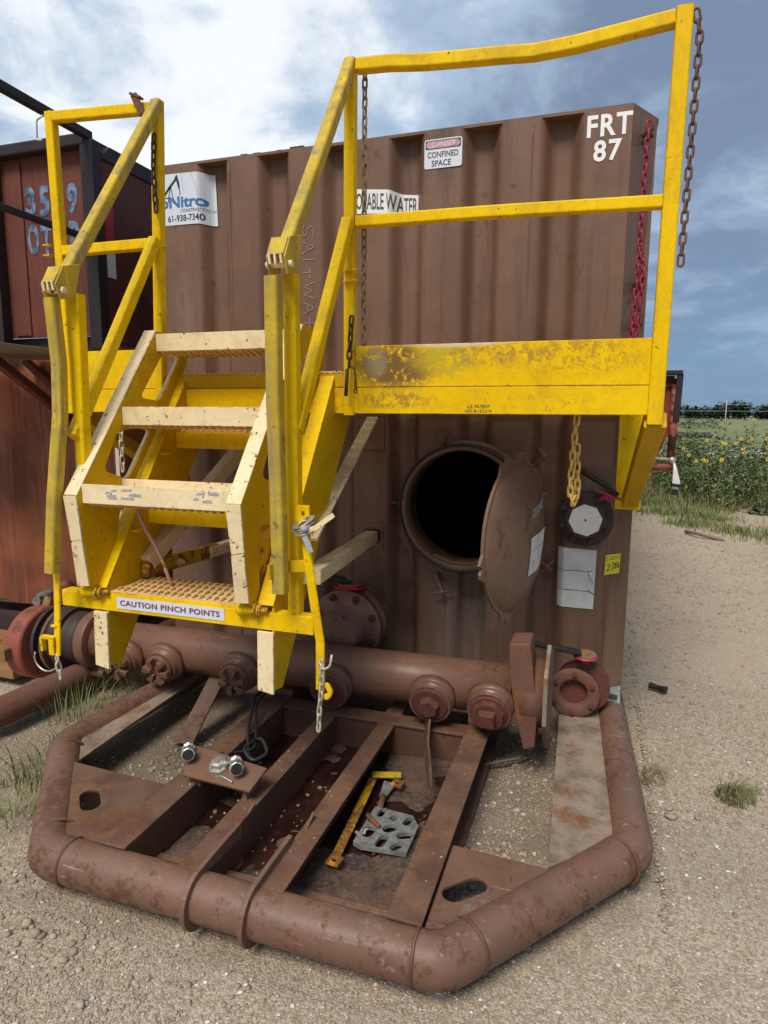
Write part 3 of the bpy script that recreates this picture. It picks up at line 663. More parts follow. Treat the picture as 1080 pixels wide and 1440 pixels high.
# ---- butterfly valve between wall and manifold
VC = V((1.205, 0, 0.475))
vp = MB().lathe(VC+V((0, 0.06, 0)), (0, -1, 0), [(0, 0.158), (0.065, 0.158), (0.068, 0.150), (0.20, 0.150)], 40, True).obj('outlet_pipe', 'pipe', tank)
vb = MB().lathe(VC+V((0, -0.14, 0)), (0, -1, 0), [(0, 0.150), (0.001, 0.198), (0.035, 0.198), (0.036, 0.150)], 48, True).obj('valve_flange', 'pipe', tank, 0.0)
MB().lathe(VC+V((0, -0.176, 0)), (0, -1, 0), [(0, 0.165), (0.05, 0.165)], 40, True).obj('valve_body', 'dkiron', tank)
vf = MB().lathe(VC+V((0, -0.226, 0)), (0, -1, 0), [(0, 0.198), (0.035, 0.198), (0.037, 0.195), (0.037, 0.140), (0.043, 0.137), (0.043, 0.118), (0.20, 0.115)], 48, True).obj('valve_flange', 'pipe', tank)
bolts(vf, 'bolt', VC+V((0, -0.263, 0)), (0, -1, 0), 0.168, 8, 0.019, 0.022, 'dkiron', 0.39)
bolts(vb, 'bolt', VC+V((0, -0.139, 0)), (0, 1, 0), 0.176, 8, 0.017, 0.02, 'dkiron', 0.2)
vl = MB().lathe((1.215, -0.22, 0.635), (0, 0.05, 1), [(0, 0.025), (0.045, 0.025), (0.046, 0.088), (0.058, 0.09), (0.060, 0.07)], 24, True).obj('valve_quadrant', 'redlever', tank)
MB().lathe((1.215, -0.225, 0.696), (0, 0.05, 1), [(0, 0.06), (0.006, 0.058)], 18, False).obj('quadrant_cover', 'orangetan', vl)
b = MB(); b.bar((1.02, -0.30, 0.755), (1.20, -0.235, 0.720), 0.035, 0.030, (0, 0, 1), 0.008); b.bar((1.20, -0.235, 0.716), (1.23, -0.22, 0.705), 0.02, 0.015); b.obj('valve_lever', 'rubber', vl)

# ---- manifold along the front
HA, HB = V((-0.25, -0.5, 0.320)), V((2.25, -0.5, 0.358)); HD = (HB-HA).normalized(); HR = 0.115
def hp(x, z=0.0, y=0.0): return HA+HD*((x-HA.x)/HD.x)+V((0, y, z))
pipe = MB().lathe(hp(-0.22), HD, [(0, HR), (0.6, HR), (1.2, HR+0.0008), (1.8, HR), (2.345, HR)], 56, True).obj('manifold_pipe', 'pipe', tank)
th = R(14); cdv = V((0, -math.cos(th), -math.sin(th)))
for i, x in enumerate((0.093, 0.34, 0.784, 1.282, 1.775, 2.040)):
    o = hp(x)+cdv*(HR-0.010)
    col = MB().lathe(o, cdv, [(0, 0.108), (0.030, 0.102), (0.034, 0.096), (0.036, 0.088), (0.062, 0.088), (0.066, 0.084)], 40, True).obj('outlet_collar', 'pipe', pipe)
    e = cdv.cross(V((1, 0, 0))).normalized()
    if i < 3:
        bb = MB().lathe(o+cdv*0.066, cdv, [(0, 0.076), (0.018, 0.074), (0.020, 0.060)], 32, True)
        for k in range(6):
            a = 2*PI*k/6+0.5+i*0.4; rv = V((1, 0, 0))*math.cos(a)+e*math.sin(a); tv = cdv.cross(rv)
            p0 = o+cdv*0.086+rv*0.012; p1 = o+cdv*0.086+rv*0.072
            bb.plate([p0+rv*0.012-tv*0.006, p1-rv*0.002-tv*0.019, p1+rv*0.004, p1-rv*0.002+tv*0.019, p0+rv*0.012+tv*0.006], cdv*0.034)
        bb.lathe(o+cdv*0.084, cdv, [(0, 0.03), (0.02, 0.026)], 12, False)
        bb.obj('wing_cap', 'pipe', pipe, 0.003)
    else:
        bb = MB().lathe(o+cdv*0.066, cdv, [(0, 0.083), (0.012, 0.083), (0.016, 0.078)], 32, True)
        if i == 5: bb.lathe(o+cdv*0.080, cdv, [(0, 0.072), (0.030, 0.070)], 8, False, 0.3)
        bb.lathe(o+cdv*(0.080 if i != 5 else 0.108), cdv, [(0, 0.052), (0.034, 0.044)], 4 if i != 4 else 6, False, 0.5+i)
        bb.obj('pipe_plug', 'plug', pipe, 0.003)
        MB().lathe(o+cdv*0.060, cdv, [(0, 0.095), (0.008, 0.098), (0.014, 0.095)], 32, True).obj('retaining_ring', 'pipe', pipe)
# big end flanges
MB().plate([(2.113, -0.64, 0.620), (2.200, -0.64, 0.630), (2.224, -0.64, 0.470), (2.242, -0.64, 0.30), (2.237, -0.64, 0.165), (2.190, -0.64, 0.145), (2.150, -0.64, 0.30), (2.122, -0.64, 0.46)], (0, 0.16, 0)).obj('end_bracket', 'rust', pipe, 0.006)
MB().lathe(hp(2.166), HD, [(0, 0.150), (0.098, 0.150)], 44, True).obj('pipe_sleeve', 'rust', pipe)
MB().lathe(hp(2.267), HD, [(0, 0.228), (0.018, 0.228)], 7, False, 0.22).obj('end_plate', 'skid_worn', pipe, 0.002)
# left end: clamp, dark coupling, big red wing union
MB().lathe(hp(-0.235), HD, [(0, 0.120), (0.002, 0.160), (0.062, 0.160), (0.066, 0.118)], 40, True).obj('grooved_clamp', 'pipe', pipe, 0.003)
b = MB(); b.lathe(hp(-0.205, -0.185, -0.03), HD, [(-0.02, 0.028), (0.07, 0.028)], 12, True); b.bar(hp(-0.17, -0.15, -0.03), hp(-0.17, -0.18, -0.03), 0.05, 0.04); b.obj('clamp_lug', 'pipe', pipe)
MB().lathe(hp(-0.43), HD, [(0, 0.172), (0.05, 0.172), (0.07, 0.150), (0.13, 0.145), (0.20, 0.145)], 40, True).obj('coupling', 'dkiron', pipe)
for xx in (-0.36, -0.44, -0.50):
    MB().lathe(hp(xx, -0.02), HD, [(0, 0.190), (0.022, 0.190)], 40, True).obj('coupling_rib', 'dkiron' if xx != -0.44 else 'pipe', pipe, 0.002)
un = MB().lathe(hp(-0.68, -0.055), HD, [(0, 0.10), (0.0, 0.190), (0.012, 0.208), (0.11, 0.208), (0.12, 0.196), (0.121, 0.12)], 48, True).obj('wing_union', 'redring', pipe, 0.002)
for a in (62, 180, 305):
    d = V((0, math.cos(R(a)), math.sin(R(a)))); p = hp(-0.64, -0.055)+d*0.20
    b = MB(); b.sweep([p, p+d*0.055], rr(0.075, 0.055, 0.012), HD); b.obj('union_lug', 'orangetan', un, 0.004)
# small 4 inch valve at the right
QC = V((2.378, 0, 0.258))
MB().lathe(QC+V((0, 0.03, 0)), (0, -1, 0), [(0, 0.075), (0.20, 0.075)], 32, True).obj('drain_pipe', 'pipe', tank)
MB().lathe(QC+V((0.040, -0.135, 0.022)), (0, -1, 0), [(0, 0.128), (0.055, 0.128)], 40, True).obj('drain_valve_body', 'plug', tank, 0.004)
q = MB().lathe(QC+V((0, -0.192, 0)), (0, -1, 0), [(0.0, 0.064), (0, 0.122), (0.036, 0.122), (0.038, 0.118), (0.038, 0.078), (0.033, 0.066), (-0.06, 0.062)], 48, True, caps=False).obj('drain_flange', 'rust', tank)
MB().lathe(QC+V((0, -0.16, 0)), (0, -1, 0), [(0, 0.064), (0.003, 0.064), (0.010, 0.045), (0.012, 0.0005)], 32, True).obj('valve_disc', 'orangetan', q)
bolts(q, 'bolt', QC+V((0, -0.230, 0)), (0, -1, 0), 0.098, 6, 0.012, 0.012, 'plug', 0.5)
lv = MB().lathe((2.425, -0.20, 0.412), (0, -0.12, 1), [(0, 0.02), (0.03, 0.02), (0.031, 0.056), (0.040, 0.056), (0.042, 0.03)], 24, True).obj('drain_lever_plate', 'pink', tank)
MB().lathe((2.425, -0.206, 0.453), (0, -0.12, 1), [(0, 0.050), (0.005, 0.050)], 20, False).obj('plate_cover', 'orangetan', lv)
b = MB(); b.bar((2.13, -0.32, 0.527), (2.40, -0.23, 0.470), 0.040, 0.022, (0, 0, 1), 0.006); b.obj('drain_lever', 'rubber', lv)

# ---- painted lettering on the tank
for body, x0, x1, z0, z1 in (('FRT', 2.305, 2.500, 2.850, 2.944), ('87', 2.338, 2.460, 2.742, 2.835)):
    lettering(body, (x0, 0, z0), (1, 0, 0), (0, 0, 1), x1-x0, z1-z0, (0, -1, 0), 'letter_white', tank, 0.025, warp=0.0035, spacing=1.12)
# chalk writing running down the wall, turned on its side
def chalk(u0, us, z_top, step):
    A = {'S': [[(1, .9), (.7, 1), (.2, .95), (.1, .7), (.4, .5), (.8, .35), (.85, .1), (.4, 0), (0, .1)]],
         'A': [[(0, 0), (.5, 1), (1, 0)], [(.2, .4), (.8, .4)]], 'l': [[(.4, 1), (.4, 0)]], 't': [[(.45, .9), (.45, 0)], [(0, .55), (.95, .55)]],
         'W': [[(0, 1), (.25, 0), (.5, .8), (.75, 0), (1, 1)]], 'H': [[(.1, 1), (.05, 0)], [(.9, 1), (.95, 0)], [(.1, .5), (.9, .5)]],
         'E': [[(.9, 1), (.1, 1), (.1, 0), (.95, 0)], [(.1, .5), (.75, .5)]], 'R': [[(.1, 0), (.1, 1), (.7, .95), (.75, .6), (.1, .5), (.9, 0)]]}
    out = []; z = z_top
    for ch in 'SAltWAtER':
        wd = step*(0.5 if ch == 'l' else 1.25 if ch == 'W' else 0.95)
        for L in A[ch]:
            out.append([(u0+us*y_+0.004*math.sin(17*z+9*y_), z-wd*x_) for x_, y_ in L])
        z -= wd+step*0.28
    return out
strokes(chalk(0.865, 0.062, 2.585, 0.066), 0.0022, 'chalk_writing', 'chalk', tank)

# ---- signs and notices stuck on the wall (each a thing of its own)
def sheet(name, label, cat, quad, mat, lift=0.003, corner=0.0):
    cx = sum(p[0] for p in quad)/4; cz = min(p[1] for p in quad)
    t = thing(name, label, cat, (cx, wy(cx), cz))
    b = MB()
    if corner:
        x0, x1, z0, z1 = quad[0][0], quad[1][0], quad[3][1], quad[0][1]
        p = [V(((x0+x1)/2+a, 0, (z0+z1)/2+c)) for a, c in rr(x1-x0, z1-z0, corner, 4)]
    else: p = [V((x, 0, z)) for x, z in quad]
    b.v = p; b.f = [tuple(range(len(p)))]; b.sm = [False]
    warp_obj(b, 'sheet', mat, t, lift); return t
s = sheet('company_sign', 'white company sign with blue lettering and a black pumpjack, left end of the brown tank', 'sign', [(-0.045, 2.928), (0.288, 2.922), (0.296, 2.648), (-0.045, 2.652)], 'sign_white', 0.003)
lettering('oNitro', (-0.027, 0, 2.742), (1, 0, 0), (0, 0, 1), 0.285, 0.062, (0, -1, 0), 'logo_blue', s, 0.03, warp=0.0042)
lettering('CONSTRUCTION', (0.105, 0, 2.716), (1, 0, 0), (0, 0, 1), 0.180, 0.018, (0, -1, 0), 'logo_grey', s, 0.01, warp=0.0042, shear=0.3)
lettering('61-938-7340', (0.020, 0, 2.668), (1, 0, 0), (0, 0, 1), 0.225, 0.036, (0, -1, 0), 'letter_black', s, 0.012, warp=0.0042)
def patch(lines, rad_, mat, lift=0.0042, name='print'): return strokes(lines, rad_, name, mat, s, lift=lift)
patch([[(-0.01, 2.80), (0.035, 2.852), (0.083, 2.898)]], 0.0065, 'letter_black', name='pumpjack')
b = MB(); b.v = [V(p) for p in ((0.074, 0, 2.905), (0.090, 0, 2.920), (0.105, 0, 2.872), (0.106, 0, 2.842), (0.096, 0, 2.846), (0.086, 0, 2.885))]; b.f = [(0, 1, 2, 3, 4, 5)]; b.sm = [False]; warp_obj(b, 'pumpjack', 'letter_black', s, 0.0044)
patch([[(0.045, 2.862), (0.030, 2.80), (0.028, 2.775)], [(0.046, 2.86), (0.058, 2.80), (0.072, 2.77)], [(0.01, 2.80), (0.028, 2.80)], [(0.105, 2.842), (0.107, 2.812)]], 0.0025, 'letter_black', name='pumpjack')
patch([[(0.115, 2.926), (0.125, 2.88), (0.128, 2.83)], [(0.185, 2.925), (0.19, 2.885), (0.205, 2.86), (0.222, 2.80)]], 0.0009, 'crack_soft', name='sign_crack')
s = sheet('danger_sign', 'white DANGER CONFINED SPACE sign with faded red header on tank wall', 'sign', [(1.533, 2.930), (1.724, 2.930), (1.724, 2.795), (1.533, 2.795)], 'sign_white', 0.0035, 0.012)
def rrect(x0, x1, z0, z1, r, mat, lift, name):
    b = MB(); b.v = [V(((x0+x1)/2+a, 0, (z0+z1)/2+c)) for a, c in rr(x1-x0, z1-z0, r, 5)]; b.f = [tuple(range(len(b.v)))]; b.sm = [False]; return warp_obj(b, name, mat, s, lift)
rrect(1.540, 1.717, 2.884, 2.924, 0.006, 'letter_black', 0.0042, 'header_border')
rrect(1.544, 1.713, 2.888, 2.920, 0.0155, 'fade_pink', 0.0049, 'header_panel')
lettering('DANGER', (1.577, 0, 2.893), (1, 0, 0), (0, 0, 1), 0.115, 0.022, (0, -1, 0), 'pale_pink', s, 0.01, warp=0.0056)
lettering('CONFINED', (1.550, 0, 2.844), (1, 0, 0), (0, 0, 1), 0.156, 0.028, (0, -1, 0), 'letter_black', s, 0.012, warp=0.0044)
lettering('SPACE', (1.572, 0, 2.804), (1, 0, 0), (0, 0, 1), 0.098, 0.028, (0, -1, 0), 'letter_black', s, 0.012, warp=0.0044)
s = sheet('water_sign', 'white POTABLE WATER sticker with faded grey letters behind the middle railing post', 'sign', [(1.112, 2.745), (1.486, 2.705), (1.484, 2.598), (1.112, 2.620)], 'white', 0.003)
lettering('POTABLE WATER', (1.152, 0, 2.640), V((1, 0, -0.085)), (0, 0, 1), 0.326, 0.080, (0, -1, 0), 'letter_grey', s, 0.012, warp=0.0042)
s = sheet('blank_notice', 'large weathered blank white notice with cracked folds below the flange', 'notice', [(2.262, 0.930), (2.450, 0.926), (2.447, 0.622), (2.268, 0.622)], 'paper', 0.003)
patch([[(2.266, 0.815), (2.33, 0.812), (2.36, 0.818), (2.40, 0.812), (2.435, 0.82)], [(2.27, 0.712), (2.35, 0.714), (2.42, 0.712), (2.445, 0.703)], [(2.415, 0.815), (2.42, 0.785), (2.44, 0.755)], [(2.418, 0.724), (2.428, 0.708), (2.446, 0.70)]], 0.0016, 'crack', 0.004, 'notice_crack')
s = sheet('lot_tag', 'small yellow paper tag with handwritten number by the right edge of tank', 'tag', [(2.494, 0.905), (2.563, 0.919), (2.560, 0.820), (2.491, 0.803)], 'tag', 0.003)
patch([[(2.503, 0.853), (2.508, 0.862), (2.515, 0.858), (2.511, 0.842), (2.502, 0.826), (2.518, 0.831)], [(2.524, 0.868), (2.534, 0.868), (2.527, 0.853), (2.533, 0.842), (2.523, 0.834)], [(2.543, 0.858), (2.537, 0.864), (2.546, 0.872), (2.542, 0.86), (2.535, 0.848), (2.541, 0.841), (2.545, 0.852), (2.541, 0.858)], [(2.549, 0.845), (2.553, 0.874), (2.557, 0.846)], [(2.549, 0.857), (2.557, 0.859)]], 0.0014, 'letter_black', 0.004, 'handwriting')
patch([[(2.500, 0.897), (2.503, 0.892)], [(2.500, 0.884), (2.501, 0.875)], [(2.554, 0.910), (2.555, 0.900)], [(2.549, 0.892), (2.556, 0.893)], [(2.51, 0.897), (2.545, 0.903)], [(2.512, 0.886), (2.54, 0.891)]], 0.0014, 'letter_green', 0.004, 'print')

# ---- skid in front of the tank
def fillet(pts, r, n=5):
    out = [V(pts[0])]
    for i in range(1, len(pts)-1):
        p = V(pts[i]); a = (V(pts[i-1])-p).normalized(); c = (V(pts[i+1])-p).normalized()
        p0, p1 = p+a*r, p+c*r
        for k in range(n+1):
            t = k/n; out.append(p0*(1-t)**2+p*2*t*(1-t)+p1*t*t)
    out.append(V(pts[-1])); return out
PZ = 0.108; PR = 0.072
bpath = fillet([(0.345, 0.6, PZ), (0.235, -1.20, PZ), (0.745, -1.797, PZ), (2.10, -1.797, PZ), (2.615, -1.14, PZ), (2.53, 0.5, PZ)], 0.045)
dense = []
for i_ in range(len(bpath)-1):
    n_ = max(1, int((bpath[i_+1]-bpath[i_]).length/0.05))
    for k in range(n_): dense.append(bpath[i_].lerp(bpath[i_+1], k/n_))
dense.append(bpath[-1])
def dented(i): return [(a_*(1+0.020*noise.noise(V((i*0.35, 2.5*a_/PR, 2.5*b_/PR)))), b_*(1+0.020*noise.noise(V((i*0.35, 2.5*a_/PR, 2.5*b_/PR))))) for a_, b_ in circ(PR, 28)]
bump_ = MB().sweep(dense, circ(PR, 28), (0.03, 0.07, 1), True, prof_fn=dented).obj('bumper_pipe', 'skid', tank)
def pring(c, d, r, tr, name, mat, parent, n=40):
    c = V(c); d = V(d).normalized(); a = d.cross(V((0, 0, 1))).normalized(); e = d.cross(a)
    return MB().sweep([c+d*(0.003*noise.noise(V((k*0.9, c.x*7, c.y))))+(a*math.cos(2*PI*k/n)+e*math.sin(2*PI*k/n))*(r+0.002*noise.noise(V((k*1.7, c.y*9, 3)))) for k in range(n)], circ(tr, 6), d, True, False, True).obj(name, mat, parent)
for c, d in (((0.84, -1.797, PZ), (1, 0, 0)), ((2.03, -1.797, PZ), (1, 0.03, 0)), ((2.165, -1.713, PZ), (0.62, 0.8, 0)), ((2.575, -1.20, PZ), (0.6, 0.8, 0)), ((0.30, -1.262, PZ), (0.65, -0.76, 0)), ((0.70, -1.720, PZ), (0.65, -0.76, 0))):
    pring(c, d, PR, 0.0060, 'weld_bead', 'beam', bump_)
# longitudinal beams (channels) and cross beams
def channel(x, wd, y0, y1, z0, z1, mat, flip=1, t=0.010):
    b = MB(); b.bx(x-wd/2, x+wd/2, y0, y1, z1-t, z1); b.bx(x-wd/2, x+wd/2, y0, y1, z0, z0+t)
    xx = x+flip*(wd/2-0.006); b.bx(xx-0.005, xx+0.005, y0+0.002, y1-0.002, z0+t, z1-t); return b.obj('skid_beam', mat, tank, 0.003)
channel(0.985, 0.105, -1.775, 3.0, 0.012, 0.188, 'beam', 1); channel(1.985, 0.105, -1.775, 3.0, 0.012, 0.188, 'beam', -1)
channel(1.280, 0.075, -1.775, -0.665, 0.012, 0.178, 'beam', 1); channel(1.570, 0.080, -1.775, -0.665, 0.012, 0.178, 'beam', -1)
b = MB(); b.bx(1.0385, 1.9315, -0.663, -0.560, 0.172, 0.183); b.bx(1.0385, 1.9315, -0.655, -0.645, 0.015, 0.172); b.obj('cross_beam', 'beam', tank, 0.003)
b = MB(); b.bx(1.0385, 1.9315, -0.25, -0.15, 0.10, 0.186); b.obj('cross_beam', 'beam', tank, 0.003)
b = MB(); b.bx(1.53, 1.61, -0.558, -0.252, 0.16, 0.182); b.obj('cross_beam', 'beam', tank, 0.003)
b = MB(); b.bx(1.0385, 1.9315, -1.735, -1.60, 0.040, 0.054); b.obj('floor_sill', 'skid', tank, 0.003)
# strap plates that wrap the bumper
for x in (1.325, 1.520):
    loop = []
    for k in range(19):
        a = R(-130+k*12.5); loop.append(V((x, -1.797-math.cos(a)*(PR+0.022), PZ+math.sin(a)*(PR+0.022))))
    top = [V((x, -1.70, 0.205)), V((x, -1.56, 0.205)), V((x, -1.555, 0.150)), V((x, -1.72, 0.165))]
    inner = [V((x, -1.797-math.cos(R(-130+k*12.5))*(PR-0.002), PZ+math.sin(R(-130+k*12.5))*(PR-0.002))) for k in reversed(range(19))]
    MB().plate(loop+top+inner, (0.016, 0, 0)).obj('bumper_strap', 'skid', tank, 0.003)
for x, fl_ in ((1.285, 1), (1.575, -1)):
    b = MB(); b.plate([(x+fl_*0.022, -1.60, 0.135), (x+fl_*0.022, -1.42, 0.205 if fl_ < 0 else 0.19), (x+fl_*0.022, -1.45, 0.10), (x+fl_*0.022, -1.62, 0.09)], (fl_*0.010, 0, 0)); b.obj('stiffener', 'beam', tank, 0.002)
# corner gussets with slots
def slot(c, d, L, wd, z):
    d = V((d[0], d[1], 0)).normalized(); n_ = V((-d.y, d.x, 0)); out = []
    for k in range(9): a = R(-90+22.5*k); out.append(V(c)+d*(L/2-wd/2+math.cos(a)*wd/2)+n_*(math.sin(a)*wd/2))
    for k in range(9): a = R(90+22.5*k); out.append(V(c)+d*(-(L/2-wd/2)+math.cos(a)*wd/2)+n_*(math.sin(a)*wd/2))
    return [V((p.x, p.y, z)) for p in out]
MB().plate([(2.038, -1.375, 0.148), (2.425, -1.395, 0.148), (2.14, -1.765, 0.148), (2.05, -1.79, 0.148), (2.038, -1.79, 0.148)], (0, 0, 0.013), [slot((2.117, -1.566, 0), (0.72, 0.70), 0.150, 0.070, 0.148)]).obj('corner_gusset', 'skid', tank, 0.003)
MB().plate([(0.932, -1.385, 0.148), (0.405, -1.365, 0.148), (0.74, -1.765, 0.148), (0.80, -1.79, 0.148), (0.932, -1.79, 0.148)], (0, 0, 0.013), [slot((0.700, -1.560, 0), (0.72, -0.70), 0.140, 0.070, 0.148)]).obj('corner_gusset', 'beam', tank, 0.003)
# side plates
MB().plate([(2.300, 0.3, 0.130), (2.350, -1.36, 0.130), (2.575, -1.120, 0.130), (2.50, 0.3, 0.130)], (0, 0, 0.012)).obj('side_plate', 'skid_worn', tank, 0.002)
MB().plate([(0.375, 0.3, 0.130), (0.424, -1.34, 0.130), (0.28, -1.17, 0.130), (0.36, 0.3, 0.130)], (0, 0, 0.012)).obj('side_plate', 'skid_worn', tank, 0.002)
b = MB(); b.bx(2.345, 2.47, -0.18, -0.06, 0.143, 0.160); b.obj('valve_saddle', 'rust', tank, 0.002)
b = MB(); b.plate([(2.515, -0.02, 0.215), (2.60, 0.0, 0.235), (2.60, -0.06, 0.165), (2.515, -0.09, 0.150)], (0, -0.008, 0.006)); b.obj('data_plate', 'gray_plate', tank, 0.001)
b = MB(); b.bx(2.53, 2.585, -0.068, -0.062, 0.192, 0.212); b.obj('plate_print', 'letter_grey', tank)
# straps that hold the manifold
MB().plate([(0.555, -0.52, 0.23), (0.645, -0.52, 0.23), (0.655, -0.80, 0.05), (0.66, -0.86, 0.015), (0.535, -0.86, 0.015), (0.56, -0.78, 0.06)], (0.0, -0.012, 0.004)).obj('manifold_strap', 'skid', tank, 0.002)
MB().sweep([(1.742, -0.58, 0.235), (1.765, -0.66, 0.21), (1.80, -0.82, 0.185), (1.86, -1.00, 0.186), (1.895, -1.12, 0.19)], rr(0.010, 0.085, 0.003), (0.25, 0, 1), prof_fn=lambda i: rr(0.010, (0.10, 0.095, 0.07, 0.045, 0.02)[i], 0.003)).obj('manifold_strap', 'beam', tank)
for x0, x1 in ((0.95, 1.04), (1.93, 2.05)):
    b = MB(); b.bx(x0, x1, -0.56, -0.42, 0.19, 0.22); b.obj('pipe_saddle', 'skid', tank, 0.003)
# skid floor: dirt over a shallow oily puddle
fx = list(np.arange(1.045, 1.93, 0.017)); fy = list(np.arange(-1.60, -0.655, 0.018)); dv = []
for y in fy:
    for x in fx:
        h = 0.024+0.020*noise.noise(V((x*4.2+3, y*4.2, 1.3)))+0.009*noise.noise(V((x*11, y*11, 7)))+0.004*noise.noise(V((x*40, y*40, 2)))
        h += 0.010*max(0, (x-1.25)/0.7) + 0.012*max(0, (-1.35-y)/0.25)
        dv.append((x, y, h))
k_ = len(fx); b = MB().add(dv, [(j*k_+i, j*k_+i+1, (j+1)*k_+i+1, (j+1)*k_+i) for j in range(len(fy)-1) for i in range(k_-1)], True)
tag(b.obj('skid_floor_dirt', 'dirt'), kind='structure')
b = MB().add([(1.04, -1.605, 0.0315), (1.93, -1.605, 0.0315), (1.93, -0.655, 0.0315), (1.04, -0.655, 0.0315)], [(0, 1, 2, 3)])
tag(b.obj('puddle', 'puddle'), kind='structure')
# air line connector plate and its cables
gp = V((0, 0, 0))
g0, g1, g2, g3 = V((0.935, -1.255, 0.262)), V((1.312, -1.318, 0.262)), V((1.297, -1.425, 0.226)), V((0.998, -1.402, 0.222))
gn = (g1-g0).cross(g3-g0).normalized(); gn = gn if gn.z > 0 else -gn
plt_ = MB().plate([g0, g1, g2, g3], gn*0.009).obj('connector_plate', 'pipe', tank, 0.001)
b = MB(); b.bx(1.03, 1.05, -1.37, -1.29, 0.17, 0.232); b.obj('plate_leg', 'skid', tank, 0.002)
b = MB(); b.bx(1.25, 1.27, -1.40, -1.31, 0.17, 0.235); b.obj('plate_leg', 'skid', tank, 0.002)
eu = (g1-g0).normalized(); ev = gn.cross(eu)
def conn(t, s_, kind):
    p = g0.lerp(g1, t).lerp(g3.lerp(g2, t), s_)+gn*0.009
    b = MB(); d = (gn*0.9-ev*0.25+V((0, -0.3, 0))).normalized()
    if kind:
        ax = (eu*0.62-V((0, 1, 0))*0.75+gn*0.22).normalized()
        b.lathe(p+gn*0.032+ax*(-0.055), ax, [(0, 0.020), (0.004, 0.026), (0.018, 0.026), (0.022, 0.018), (0.055, 0.018), (0.058, 0.027), (0.092, 0.027), (0.0935, 0.023)], 8, False)
        b.bar(p, p+gn*0.03, 0.02, 0.03)
        o = b.obj('air_coupling', 'zinc', plt_, 0.001)
        MB().lathe(p+gn*0.032+ax*0.037, ax, [(0, 0.021), (0.003, 0.021)], 16, True).obj('bore_shade_disc', 'rubber', o)  # black disc on the coupling end, shade of the bore put in as colour
    else:
        b.lathe(p, gn, [(0, 0.046), (0.006, 0.046), (0.007, 0.034), (0.024, 0.032), (0.028, 0.02)], 6, False, 0.2)
        b.ball(p+gn*0.022+eu*0.035, 0.014, 8); b.obj('air_coupling', 'zinc', plt_, 0.001)
conn(0.045, 0.45, 1); conn(0.46, 0.40, 0); conn(0.72, 0.45, 1)
b = MB(); p = g0.lerp(g1, 0.60).lerp(g3.lerp(g2, 0.60), 0.85)+gn*0.010; b.sweep([p-eu*0.035, p+gn*0.012, p+eu*0.04], rr(0.006, 0.02, 0.002), gn); b.obj('coupling_cap', 'zinc', plt_)
cb = thing('cable_bundle', 'tangle of dark electric cables hanging behind the connector plate', 'cable', (1.08, -1.0, 0.05))
MB().tube(fillet([(0.93, -0.62, 0.24), (0.965, -0.80, 0.28), (1.03, -0.98, 0.20), (1.09, -1.08, 0.14), (1.15, -1.06, 0.12), (1.16, -1.14, 0.15), (1.20, -1.27, 0.22)], 0.04), 0.008, 8).obj('cable', 'rubber', cb)
MB().tube(fillet([(0.95, -0.62, 0.24), (0.985, -0.82, 0.26), (1.06, -0.96, 0.18), (1.10, -1.04, 0.16), (1.04, -1.10, 0.17), (0.98, -1.20, 0.20)], 0.04), 0.0065, 8).obj('cable', 'rubber', cb)
MB().tube(fillet([(1.04, -1.00, 0.16), (1.10, -0.98, 0.19), (1.16, -1.03, 0.15), (1.12, -1.10, 0.14), (1.05, -1.06, 0.17), (1.08, -0.99, 0.18)], 0.03), 0.009, 8).obj('cable', 'rubber', cb)

# ---- right side: red folding bracket on the side of the tank
rb = MB(); 
rb.plate([(2.62, 0.16, 1.77), (2.785, 0.16, 1.77), (2.775, 0.16, 1.56), (2.70, 0.16, 1.36), (2.665, 0.16, 1.36), (2.62, 0.16, 1.50)], (0, 0.008, 0))
rbo = rb.obj('side_bracket', 'redpanel', tank, 0.002)
b = MB(); b.bar((2.62, 0.13, 1.795), (2.795, 0.13, 1.795), 0.05, 0.022); b.bar((2.785, 0.12, 1.79), (2.780, 0.12, 1.56), 0.02, 0.03); b.obj('bracket_rim', 'black', rbo, 0.002)
b = MB(); b.bar((2.64, 0.150, 1.755), (2.765, 0.150, 1.755), 0.012, 0.055); b.obj('bracket_plate', 'pinkred', rbo, 0.002)
MB().tube([(2.772, 0.135, 1.74), (2.771, 0.135, 1.372)], 0.019, 14).obj('bracket_tube', 'pinkred', rbo)
MB().tube(fillet([(2.672, 0.14, 1.40), (2.674, 0.135, 1.335), (2.775, 0.13, 1.345)], 0.03), 0.017, 12).obj('bracket_hook', 'redring', rbo)
b = MB(); b.bar((2.69, 0.12, 1.385), (2.785, 0.12, 1.378), 0.02, 0.012); b.ball((2.775, 0.12, 1.375), 0.02, 8); b.obj('latch', 'zinc', rbo)
wr = thing('hanging_rag', 'white and black strip of plastic hanging from the red bracket', 'rag', (2.79, 0.11, 1.35))
b = MB(); b.sweep([(2.786, 0.11, 1.362), (2.792, 0.108, 1.325), (2.800, 0.105, 1.27), (2.797, 0.106, 1.235)], rr(0.03, 0.012, 0.004), (0, 1, 0), True, prof_fn=lambda i: rr((0.008, 0.02, 0.036, 0.026)[i], 0.012, 0.004)); b.obj('white_strip', 'white', wr)
b = MB(); b.bar((2.80, 0.104, 1.262), (2.798, 0.105, 1.248), 0.042, 0.016, (0, 1, 0)); b.bar((2.799, 0.110, 1.232), (2.797, 0.110, 1.205), 0.03, 0.006, (0, 1, 0)); b.obj('black_band', 'rubber', wr)
# chain hooks on the bevelled corner
for z in (2.86, 2.83, 2.20, 2.17, 2.0):
    b = MB(); b.bar((2.55, 0.08, z), (2.59, 0.02, z+0.012), 0.012, 0.018); b.obj('chain_hook', 'dkiron', tank, 0.001)
